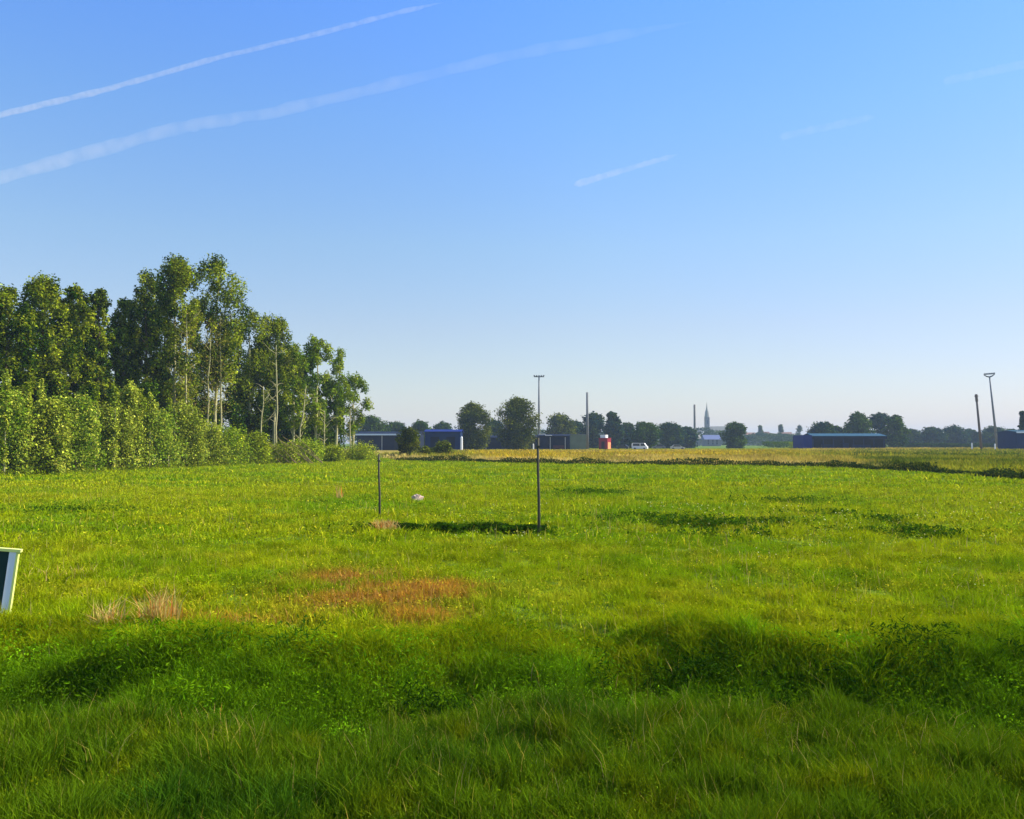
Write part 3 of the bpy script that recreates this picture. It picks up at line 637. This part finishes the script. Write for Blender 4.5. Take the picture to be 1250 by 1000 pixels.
for i, (px, d, ty, wpx, stl, lab, pc) in enumerate(far):
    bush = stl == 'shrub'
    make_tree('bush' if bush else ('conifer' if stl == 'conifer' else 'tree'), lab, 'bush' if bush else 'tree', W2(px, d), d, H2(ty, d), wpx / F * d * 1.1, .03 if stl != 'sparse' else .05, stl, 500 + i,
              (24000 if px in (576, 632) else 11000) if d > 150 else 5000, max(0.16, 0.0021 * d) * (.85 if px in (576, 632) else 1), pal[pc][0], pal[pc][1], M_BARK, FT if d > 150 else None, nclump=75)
# hedges and tree belts
def belt(name, label, cat, px0, px1, d, top0, top1, seed, n, col, col2, ls, kind=None, depth=6):
    r = np.random.default_rng(seed); x = r.uniform(W2(px0, d), W2(px1, d), n)
    t = (x - W2(px0, d)) / (W2(px1, d) - W2(px0, d)); fr = 30.0 / (px1 - px0) * 6
    prof = fbm(x, 0 * x, seed, 0.6 * F / d * 0.1, 3)
    H = H2(top0 + (top1 - top0) * (1 - prof), d); z = H * np.sqrt(r.uniform(0, 1, n)); y = d + r.uniform(-1, 1, n) * depth * (1 - 0.5 * z / H.max())
    c = mix(np.repeat(col[None], n, 0), np.repeat(col2[None], n, 0), vnoise(x, z * 2, seed + 1, 0.25))
    V, f4, f3, T = leaves(x, y, z, ls, c, up=0.2)
    o = mesh_np(name, V, [f4], M_LEAF, tint=T)
    return tag(o, label, cat, kind=kind)
belt('hedge', 'low dark hedge below the village skyline, right of the round tree', 'hedge', 932, 968, 330, 538, 541, 601, 1600, L_DARK, L_MID, 0.6)
belt('hedge', 'light green low bush row at the left end of the blue hall', 'hedge', 966, 983, 280, 537, 541, 602, 900, L_MID, L_LIT, 0.5)
belt('hedge', 'long thin dark hedge along the far field from the blue hall to the right edge', 'hedge', 1084, 1244, 320, 540.5, 542.5, 603, 5000, L_DARK, L_MID * .7, 0.6, depth=2)
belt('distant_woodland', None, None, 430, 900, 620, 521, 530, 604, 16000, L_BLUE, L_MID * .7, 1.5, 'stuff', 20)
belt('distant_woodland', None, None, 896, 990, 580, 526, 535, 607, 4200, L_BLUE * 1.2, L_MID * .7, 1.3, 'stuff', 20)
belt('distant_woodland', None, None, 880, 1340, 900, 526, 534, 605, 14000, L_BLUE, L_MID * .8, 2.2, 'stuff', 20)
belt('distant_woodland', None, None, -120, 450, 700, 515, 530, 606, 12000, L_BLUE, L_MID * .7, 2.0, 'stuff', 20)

# ------------------------------------------------------------------ buildings
M_NAVY = ribbed('navy_sheet', (0.002, 0.007, 0.026)); M_BLUE = ribbed('blue_sheet', (0.005, 0.020, 0.15)); M_BLUE2 = ribbed('mid_blue_sheet', (0.004, 0.022, 0.085))
M_TEAL = ribbed('teal_roof_sheet', (0.012, 0.07, 0.12)); M_PALE = plain('pale_fascia', (0.62, 0.72, 0.80), .5, var=.1)
M_DARK = plain('dark_interior', (0.012, 0.014, 0.02), .9); M_OLIVE = ribbed('olive_sheet', (0.15, 0.19, 0.13)); M_RED = plain('red_paint', (0.28, 0.008, 0.02), .35, var=.12)
M_WHITE = plain('white_paint', (0.80, 0.80, 0.78), .5, var=.06); M_MAROON = plain('maroon_paint', (0.06, 0.012, 0.02), .6); M_CONC = plain('concrete', (0.36, 0.35, 0.32), .9, var=.15, scale=2, bump=.1)
M_GLASS = plain('dark_glass', (0.02, 0.03, 0.04), .12, spec=.6, var=.05); M_TYRE = plain('rubber', (0.02, 0.02, 0.02), .8); M_STEEL = plain('galvanised_steel', (0.15, 0.16, 0.17), .7, metal=.0, var=.15, scale=4)
M_STONE = plain('stone_wall', (0.16, 0.14, 0.12), .9, var=.15, scale=.4); M_TILE = plain('roof_tiles', (0.20, 0.11, 0.08), .85, var=.2, scale=.6); M_SLATE = plain('grey_roof', (0.24, 0.23, 0.19), .85, var=.15, scale=.5)
M_PLAST = plain('pale_render', (0.17, 0.16, 0.15), .9, var=.1, scale=.5); M_WOODP = plain('weathered_pole', (0.12, 0.10, 0.085), .9, var=.3, scale=5)
M_STAKE = plain('dark_stake', (0.075, 0.068, 0.045), .85, var=.3, scale=8)

# long low blue shed at left
def shed(label, px0, px1, top, d, depth, wall, roof, fascia=None, doors=(), rise=0.8, name='shed', cat='shed', posts=(), extra=None):
    x0, x1 = W2(px0, d), W2(px1, d); cx = (x0 + x1) / 2; w = (x1 - x0) / 2; h = H2(top, d); eav = h - rise
    root = empty(name, (cx, d, 0.0), label, cat)
    MB().prism([(0.0, 0.0), (depth, 0.0), (depth, eav - .02), (depth / 2, h - .14), (0, eav - .02)], -w, w, 'x').build('wall', wall, root)
    r = MB(); t = .12
    r.prism([(-.35, eav - .08), (depth / 2, h - .1), (depth / 2, h), (-.35, eav + .06)], -w - .3, w + .3, 'x')
    r.prism([(depth / 2 + .002, h - .1), (depth + .35, eav - .08), (depth + .35, eav + .06), (depth / 2 + .002, h)], -w - .3, w + .3, 'x'); r.build('roof', roof, root)
    if fascia: MB().box(-w - .3, w + .3, -.42, -.36, eav - .30, eav + .10).build('gutter', fascia, root)
    for (a, b, hh, m) in doors:
        MB().box(-w + a * 2 * w, -w + b * 2 * w, -.05, .1, .02, hh * eav).build('door', m, root)
    for a in posts:
        MB().box(-w + a * 2 * w - .12, -w + a * 2 * w + .12, -.10, -.052, .0, eav - .35).build('pillar', M_CONC, root)
    return root
shed('long low dark blue shed with pale roof edge, right of the wood', 436, 512, 526.5, 230, 12, M_NAVY, M_NAVY, M_PALE, doors=[(.12, .25, .8, M_DARK), (.6, .75, .8, M_DARK)], posts=(.4, .85))
shed('short bright blue building left of the two big round trees', 519, 562, 524, 200, 9, M_BLUE2, M_BLUE, None, doors=[(.15, .4, .75, M_NAVY), (.6, .85, .75, M_NAVY)], rise=.6)
shed('long dark shed standing behind the two big round trees', 566, 657, 531, 246, 10, M_NAVY, M_NAVY, None, doors=[(.1, .2, .8, M_DARK), (.5, .62, .8, M_DARK)], posts=(.3, .75))
rt = shed('dark navy shed with short white roof patch, beside the central floodlight mast', 658, 696, 530, 238, 9, M_NAVY, M_NAVY, None, doors=[(.45, .8, .35, M_MAROON)], posts=(.36, .84), rise=.5)
MB().prism([(-4.4, 4.55), (-2.6, 4.6), (-2.4, 4.25), (-.7, 4.2), (-.7, 4.02), (-2.6, 4.05), (-2.8, 4.4), (-4.4, 4.35)], -.62, -.40, 'y').build('roof_panel', M_WHITE, rt)
# olive container
d = 228; root = empty('shipping_container', (W2(706.5, d), d, 0.05), 'boxy olive grey container between the navy shed and the plain pole', 'container')
MB().box(-2.2, 2.2, 0, 2.6, .12, 4.2).build('body', M_OLIVE, root)
for sx in (-1.1, 1.1): MB().box(sx - 1.0, sx + 1.0, -.06, -.003, .3, 4.0).build('door', M_OLIVE, root)
MB().box(-2.27, 2.27, -.08, 2.68, 4.202, 4.34).build('roof_rail', M_STEEL, root); MB().box(-2.25, 2.25, -.07, 2.65, 0, .115).build('base_rail', M_STEEL, root)
# red cabin: tall red vertical tank-like cabin with white top
d = 245; root = empty('cabin', (W2(738, d), d, 0.05), 'small tall dark red cabin with a white roof box, behind the dry meadow', 'cabin', rz=R(-28))
MB().box(-1.3, 1.3, -1.2, 1.6, .25, 3.3).build('wall', M_RED, root)
MB().box(-1.4, 1.4, -1.3, 1.7, 3.302, 3.42).build('roof', M_RED, root); MB().box(-.9, .7, -1.0, .8, 3.422, 4.3).build('roof_box', M_WHITE, root)
MB().box(-.5, .5, -1.26, -1.203, .3, 2.4).build('door', M_MAROON, root); MB().box(-1.25, 1.25, -1.15, 1.55, 0, .248).build('base', M_TYRE, root)
MB().box(1.303, 1.36, -.9, 1.2, .3, 2.2).build('lit_side', plain('lit_side_orange', (.7, .30, .12), .5), root)  # brighter sunlit side of the red cabin, put in as an orange slab
# open blue hall on the right
d = 255; x0, x1 = W2(981, d), W2(1080, d); cx = (x0 + x1) / 2; w = (x1 - x0) / 2
root = empty('open_hall', (cx, d, 0.05), 'long low open-fronted blue hall with a teal roof, right of the church', 'hall')
m = MB(); m.box(-w, w, 9.7, 9.9, 0, 3.9); m.box(w - .2, w, 0, 9.698, 0, 3.9); m.build('wall', M_NAVY, root)
MB().box(-w, -w + 2.5, 0, 9.6, 0, 4.28).build('end_block', M_BLUE, root)
m = MB(); m.prism([(-.6, 3.95), (4.9, 4.72), (4.9, 4.86), (-.6, 4.1)], -w + 2.51, w + .4, 'x'); m.prism([(4.902, 4.72), (10.3, 3.95), (10.3, 4.1), (4.902, 4.86)], -w + 2.51, w + .4, 'x'); m.build('roof', M_TEAL, root)
MB().box(-w + 2.51, w + .4, -.5, -.3, 3.15, 3.93).build('front_beam', M_NAVY, root)
for k in range(8): xk = -w + 2.8 + k * (2 * w - 3.1) / 7; MB().box(xk - .12, xk + .12, -.1, .14, 0, 3.9).build('pillar', M_BLUE2, root)
MB().box(-w + 2.6, w - .4, -.9, -.55, 0, .5).build('kerb', M_CONC, root)
for a, b, hh in ((.3, .42, 1.6), (.55, .62, 2.0), (.7, .9, 1.5)): MB().box(-w + a * 2 * w, -w + b * 2 * w, 4, 6, 0, hh).build('storage_box', M_BLUE2, root)
# blue shed at the right edge
shed('dark blue shed cut by the right edge of the photo, below the conifer', 1241, 1275, 525, 225, 9, M_BLUE2, M_TEAL, M_PALE, doors=[(.3, .6, .8, M_DARK)], rise=.5)

# church and village
d = 900; root = empty('church', (W2(863, d), d, 0), 'distant church with a slim pointed spire and long roof on the horizon', 'church')
MB().box(-2.3, 2.3, -2.3, 2.3, 0, 29).build('tower', M_STONE, root)
m = MB(); m.tube([(0, 0, 29.002), (0, 0, 35), (0, 0, 38), (0, 0, 45)], [2.6, 1.8, .7, .06], 8); m.build('spire', M_SLATE, root)
m = MB(); m.box(2.32, 27, -5, 5, 0, 12); m.box(-6, -2.32, -4, 4, 0, 12); m.build('nave', M_STONE, root)
MB().prism([(-5.6, 11.9), (5.6, 11.9), (0, 19.5)], 3.45, 27.6, 'x').build('roof', M_SLATE, root)
for k in range(5): MB().box(6 + k * 4.2, 7.2 + k * 4.2, -5.06, -5.003, 5, 10).build('window', M_GLASS, root)
for z in (22, 12): MB().box(-.8, .8, -2.36, -2.303, z, z + 4).build('belfry_window', M_GLASS, root)
def house(px, dd, wpx, top, rise, wall, roof, lab, depth=9):
    x = W2(px, dd); w = wpx / F * dd / 2; h = H2(top, dd)
    root = empty('house', (x, dd, 0), lab, 'house', 'village houses on the horizon')
    MB().box(-w, w, 0, depth, 0, h - rise).build('wall', wall, root)
    MB().prism([(-.5, h - rise + .003), (depth + .5, h - rise + .003), (depth / 2, h)], -w - .4, w + .4, 'x').build('roof', roof, root)
    for fx in (-.55, 0, .5):
        for z in ((h - rise) * .25, (h - rise) * .65):
            MB().box(fx * w - .5, fx * w + .5, -.05, -.003, z, z + 1.4).build('window', M_GLASS, root)
house(870, 560, 20, 531, 3, M_PLAST, plain('blue_roof', (.10, .13, .26), .8), 'wide house with a bluish roof directly below the church')
house(847, 600, 16, 531, 2.5, M_PLAST, M_SLATE, 'small grey-roofed house left of the one below the church')
house(917, 760, 11, 528, 3, M_PLAST, M_TILE, 'brown-roofed village house just right of the single round tree')
house(934, 830, 12, 527, 3, M_STONE, M_TILE, 'second village house right of the single round tree')
house(947, 860, 10, 529, 3, M_PLAST, M_SLATE, 'grey-roofed village house in the middle of the row')
house(961, 790, 13, 527.5, 3, M_PLAST, M_TILE, 'village house fourth from the single round tree')
house(973, 720, 9, 529, 3, M_STONE, M_SLATE, 'grey village house nearest to the blue hall')
house(1177, 520, 14, 529, 2.5, M_PLAST, M_SLATE, 'pale house among the far trees left of the leaning pole')
for px, ty, lab in ((928, 519, 'pointed dark conifer over the village, leftmost of three'), (953, 518, 'pointed dark conifer over the village, middle of three'), (976, 519, 'broad pointed tree over the village next to the blue hall')):
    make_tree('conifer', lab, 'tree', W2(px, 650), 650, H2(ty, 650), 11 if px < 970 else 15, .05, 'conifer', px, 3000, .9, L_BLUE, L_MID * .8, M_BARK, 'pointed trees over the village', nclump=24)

# ------------------------------------------------------------------ masts, poles, posts
def floodlight(px, d, top, lab, lean, bowl):
    h = H2(top, d); root = empty('floodlight_mast', (W2(px, d), d, 0), lab, 'floodlight mast', ry=-lean)
    m = MB(); m.tube([(0, 0, 0), (0, 0, h * .5), (0, 0, h - .4)], [.42, .33, .2], 10); m.build('pole', M_STEEL, root, smooth=True)
    m = MB()
    if bowl:
        m.tube([(-1.8, 0, h + .35), (-.9, 0, h - .25), (0, 0, h - .5), (.9, 0, h - .25), (1.8, 0, h + .35)], [.14, .2, .25, .2, .14], 8); m.box(-1.7, 1.7, -.1, .1, h + .3, h + .45)
    else: m.box(-1.6, 1.6, -.12, .12, h - .38, h - .1)
    m.build('crossbar', M_STEEL, root)
    for k in range(5):
        xk = -1.5 + .75 * k; z = h + (.47 if bowl else -.09)
        MB().prism([(xk - .26, z), (xk + .26, z), (xk + .2, z + .34), (xk - .2, z + .34)], -.35, .1, 'y').build('lamp', M_STEEL, root)
    MB().tube([(0, 0, -.05), (0, 0, .45)], [.7, .6], 12).build('base', M_CONC, root)
floodlight(658, 275, 459, 'tall slim floodlight mast with a crossbar, beside the largest round tree', 0.0, False)
floodlight(1217, 280, 458, 'tall grey floodlight mast with a bowl-shaped head near the right edge', R(5.0), True)
def pole(name, px, d, top, r0, r1, mat, lab, cat, lean=0.0, cap=True, capmat=None):
    h = H2(top, d); root = empty(name, (W2(px, d), d, 0), lab, cat, ry=-lean)
    MB().tube([(0, 0, -.1), (0, 0, h * .5), (0, 0, h)], [r0, (r0 + r1) / 2, r1], 10).build('shaft', mat, root, smooth=True)
    if cap:
        m = MB(); m.tube([(0, 0, h - 1.9), (0, 0, h - .1)], [r1 + .12, r1 + .12], 8); m.box(-.5, .5, -.08, .08, h - .6, h - .45); m.build('head', capmat or mat, root)
    return root
pole('utility_pole', 717, 222, 479, .36, .27, M_STEEL, 'plain tall grey pole between the floodlight mast and the red cabin', 'pole', cap=False)
pole('utility_pole', 1197.5, 215, 481, .33, .22, M_WOODP, 'dark leaning pole with a thick head, left of the right floodlight mast', 'pole', lean=R(4.2))
pole('chimney', 848, 520, 494, .75, .6, M_STONE, 'thin dark chimney just left of the church spire', 'chimney', cap=False)
# two dark stakes in the field
for px, d, top, base_lean, lab in ((464, 23.8, 553, R(1.0), 'thin dark wooden stake, the left and shorter one standing in the field'), (657.5, 18.9, 533, R(0.3), 'thin dark wooden stake, the right and taller one standing in the field')):
    root = empty('stake', (W2(px, d), d, float(hz(W2(px, d), d))), lab, 'post', ry=-base_lean, group='stakes in the field'); h = H2(top, d)
    MB().tube([(0, 0, -.2), (0.01, 0, h * .35), (-.008, 0, h * .7), (0, 0, h)], [.034, .030, .028, .025], 8).build('shaft', M_STAKE, root, smooth=True)
    m = MB(); m.tube([(0, -.045, h * .55), (0, -.045, h * .58)], [.012, .012], 6); m.box(-.045, .045, -.045, .045, h - .2, h - .17); m.build('bracket', M_STAKE, root)
# small pale marker posts
for px, d, top, lab in ((563.5, 190, 533, 'pale slender post at the right corner of the short blue building'), (651, 225, 542, 'tiny white marker post left of the right stake'), (1186, 215, 541, 'tiny white marker post left of the leaning pole'), (1214, 215, 542, 'tiny white marker post at the foot of the right floodlight mast')):
    h = H2(top, d); r0 = .28 if h > 2 else .2; m = MB(); x0 = W2(px, d)
    root = empty('marker_post', (x0, d, 0.05), lab, 'post', 'pale marker posts')
    MB().tube([(0, 0, -.1), (0, 0, h * .9)], [r0, r0 * .9], 8).build('shaft', M_WHITE, root); MB().tube([(0, 0, h * .9 + .003), (0, 0, h)], [r0, r0 * .4], 8).build('cap', M_WHITE, root)

# ------------------------------------------------------------------ vehicles
def car(px, d, paint, lab, rz=0.0, van=False):
    root = empty('van' if van else 'parked_car', (W2(px, d), d, 0.05), lab, 'van' if van else 'car', 'vehicles parked beyond the dry meadow', rz=rz)
    if van: prof = [(-2.2, .35), (2.2, .35), (2.25, .9), (1.9, 1.15), (1.35, 1.95), (-2.1, 2.0), (-2.25, 1.6)]
    else: prof = [(-2.05, .32), (2.05, .32), (2.1, .75), (1.2, .92), (.55, 1.42), (-1.1, 1.46), (-1.8, 1.0), (-2.1, .9)]
    MB().prism(prof, -.85, .85, 'y').build('body', paint, root)
    g = MB(); hi = 1.85 if van else 1.36; lo = 1.15 if van else .95
    for s in (-1, 1):
        y0, y1 = (.852, .87) if s > 0 else (-.87, -.852)
        if van: g.prism([(.3, lo), (1.7, lo), (1.3, hi), (.3, hi)], y0, y1, 'y'); g.prism([(-1.9, lo), (.1, lo), (.1, hi), (-1.8, hi)], y0, y1, 'y')
        else: g.prism([(-1.5, lo), (.95, lo), (.5, hi), (-1.05, hi)], y0, y1, 'y')
    g.build('window', M_GLASS, root)
    for sx in (-1.3, 1.3):
        for sy in (-.8, .8):
            wv = MB(); wv.tube([(sx, sy - .1, .33), (sx, sy + .1, .33)], [.33, .33], 14).build('wheel', M_TYRE, root)
            MB().tube([(sx, sy + (.102 if sy > 0 else -.102) - .008, .33), (sx, sy + (.102 if sy > 0 else -.102) + .008, .33)], [.18, .18], 10).build('rim', M_STEEL, [c for c in root.children if c.name.startswith('wheel')][-1])
    MB().box(2.02, 2.13, -.7, -.4, .6, .75).build('headlight', M_WHITE, root); MB().box(2.02, 2.13, .4, .7, .6, .75).build('headlight', M_WHITE, root)
    return root
GREYP = plain('grey_car_paint', (.16, .17, .18), .35, metal=.3, var=.05); SILV = plain('silver_car_paint', (.5, .5, .48), .35, metal=.3, var=.05); DARKP_ = plain('dark_car_paint', (.03, .035, .04), .3, var=.05)
car(759, 262, DARKP_, 'dark car parked just right of the red cabin', R(160))
car(781, 245, M_WHITE, 'white van parked below the dark green rounded tree', R(-18), True)
car(804, 270, GREYP, 'grey car parked in the middle of the row, right of the white van', R(175))
car(827, 250, SILV, 'silver car parked rightmost of the vehicles', R(-8))

# ------------------------------------------------------------------ sign board at the left edge
d = 10.1; xr = W2(24, d); M_FRAME = plain('white_frame', (.86, .84, .86), .4, var=.04); M_SUN_EDGE = plain('sunlit_lime_edge', (.72, .76, .22), .4, var=.06); M_PANEL = plain('dark_green_panel', (.008, .035, .03), .7, var=.2, scale=6)  # lime tone paints sunlight onto the edges of the white frame
root = empty('sign_board', (xr - .085, d, float(hz(xr, d)) - .045), 'low dark green board in a white frame with sunlit edges coloured lime, cut by the left edge', 'sign', rz=R(14), ry=R(6.5))
zt, zb = .80, .18
MB().box(-.085, -.012, -.03, .03, -.12, zt).build('leg', M_FRAME, root); MB().box(-1.19, -1.117, -.03, .03, -.12, zt).build('leg', M_FRAME, root)
m = MB(); m.box(-.0118, .012, -.032, .032, -.12, zt); m.build('sunlit_edge', M_SUN_EDGE, root)
MB().box(-1.2, .035, -.04, .04, zt + .002, zt + .035).build('top_rail', M_SUN_EDGE, root)
MB().box(-1.115, -.087, -.012, .012, zb, zt - .003).build('panel', M_PANEL, root)
MB().box(-1.115, -.087, -.02, .02, zb - .04, zb - .002).build('bottom_rail', plain('rusty_rail', (.25, .12, .06), .8), root)

# pale lumps in the grass
def stone(px, d, sx, sy, sz, seed, col, lab):
    r = np.random.default_rng(seed); n, mrow = 12, 8; V = []
    for i in range(mrow + 1):
        th = math.pi * i / mrow
        for k in range(n):
            ph = 2 * math.pi * k / n; q = 1 + .25 * math.sin(3 * ph + seed + i) * math.sin(th * 2 + seed) + r.uniform(-.22, .22)
            V.append((sx * q * math.sin(th) * math.cos(ph), sy * q * math.sin(th) * math.sin(ph), sz * q * math.cos(th)))
    f = [(i * n + k, i * n + (k + 1) % n, (i + 1) * n + (k + 1) % n, (i + 1) * n + k) for i in range(mrow) for k in range(n)]
    x = W2(px, d)
    o = mesh_np('stone', V, [np.array(f)], plain('pale_stone', col, .8, var=.2, scale=6, bump=.2), loc=(x, d, float(hz(x, d)) + sz * .75))
    o.rotation_euler = (0, .35, .4); return tag(o, lab, 'stone')
stone(510, 29.5, .20, .16, .15, 3, (.50, .36, .28), 'pale pinkish white lump lying in the grass between the two stakes')
stone(470, 20.2, .11, .09, .09, 5, (.60, .38, .27), 'small brownish pink lump at the foot of the left stake')

# ------------------------------------------------------------------ contrails
def sky_pt(px, py, alt):
    v = mathutils.Vector(((px - 625) / F, (500 - py) / F, -1.0)); v.rotate(camo.rotation_euler.to_quaternion())
    k = (alt - CH) / v.z; return np.array((v.x * k, v.y * k, alt))
def contrail(pts, wpx, dens, lab, seed, alt=2600):
    m, t, b, o = mat_base('contrail_vapour'); t.nodes.remove(b)
    s = t.nodes.new('ShaderNodeVolumeScatter'); s.inputs['Color'].default_value = (1, 1, 1, 1); s.inputs['Density'].default_value = dens
    t.links.new(s.outputs[0], o.inputs['Volume'])
    tc = t.nodes.new('ShaderNodeTexCoord'); nz = t.nodes.new('ShaderNodeTexNoise'); nz.inputs['Scale'].default_value = .006 if seed != 1 else .02; nz.inputs['Detail'].default_value = 3
    t.links.new(tc.outputs['Object'], nz.inputs['Vector']); mr = t.nodes.new('ShaderNodeMapRange'); mr.inputs['From Min'].default_value = .38; mr.inputs['From Max'].default_value = .62
    mr.inputs['To Min'].default_value = dens * (.6 if seed == 1 else .5); mr.inputs['To Max'].default_value = dens * (1.2 if seed == 1 else 1.35); t.links.new(nz.outputs['Fac'], mr.inputs['Value']); t.links.new(mr.outputs[0], s.inputs['Density'])
    P = [sky_pt(x, y, alt) for x, y in pts]; r = random.Random(seed); Q = []; rad = []
    N = 60; cl = np.linspace(0, len(P) - 1, N)
    for i, c in enumerate(cl):
        j = min(int(c), len(P) - 2); f = c - j; p = P[j] * (1 - f) + P[j + 1] * f; dist = np.linalg.norm(p)
        ww = wpx[0] + (wpx[1] - wpx[0]) * i / (N - 1)
        e = min(1, i / 3 + .05, (N - 1 - i) / 6 + .05); R0 = ww / F * dist / 2
        Q.append(p + np.array((r.uniform(-1, 1), r.uniform(-1, 1), r.uniform(-1, 1))) * R0 * .10); rad.append(R0 * e * r.uniform(.85, 1.15))
    mb = MB(); mb.tube(Q, rad, 10)
    tag(mb.build('contrail', m, smooth=True), lab, 'contrail', 'aircraft contrails')
contrail([(-60, 156), (0, 140), (120, 112), (260, 72), (400, 38), (480, 17), (545, 2)], (7, 5), .0050, 'sharp bright white contrail across the top left corner of the sky', 1)
contrail([(-60, 236), (0, 217), (110, 186), (200, 161), (250, 150), (330, 138), (420, 117), (520, 92), (620, 68), (740, 46), (860, 24)], (14, 13), .0009, 'wide faded contrail below the bright one, running up to the right', 2)
contrail([(700, 226), (760, 208), (830, 188)], (9, 6), .0022, 'short faint contrail in the middle of the right half of the sky', 3)
contrail([(950, 168), (1010, 155), (1070, 142)], (9, 9), .0009, 'very faint contrail right of the short one', 4)
contrail([(1150, 100), (1200, 89), (1300, 68)], (9, 9), .0012, 'faint contrail leaving the photo at the right edge', 5)

# ------------------------------------------------------------------ haze
m, t, b, o = mat_base('haze_air'); t.nodes.remove(b)
v = t.nodes.new('ShaderNodeVolumePrincipled'); v.inputs['Color'].default_value = (0.62, 0.80, 1.0, 1); v.inputs['Density'].default_value = 0.00028
t.links.new(v.outputs[0], o.inputs['Volume'])
tag(MB().box(-3600, 3600, -3600, 3600, -2.0, 52.0).build('haze', m), kind='stuff')
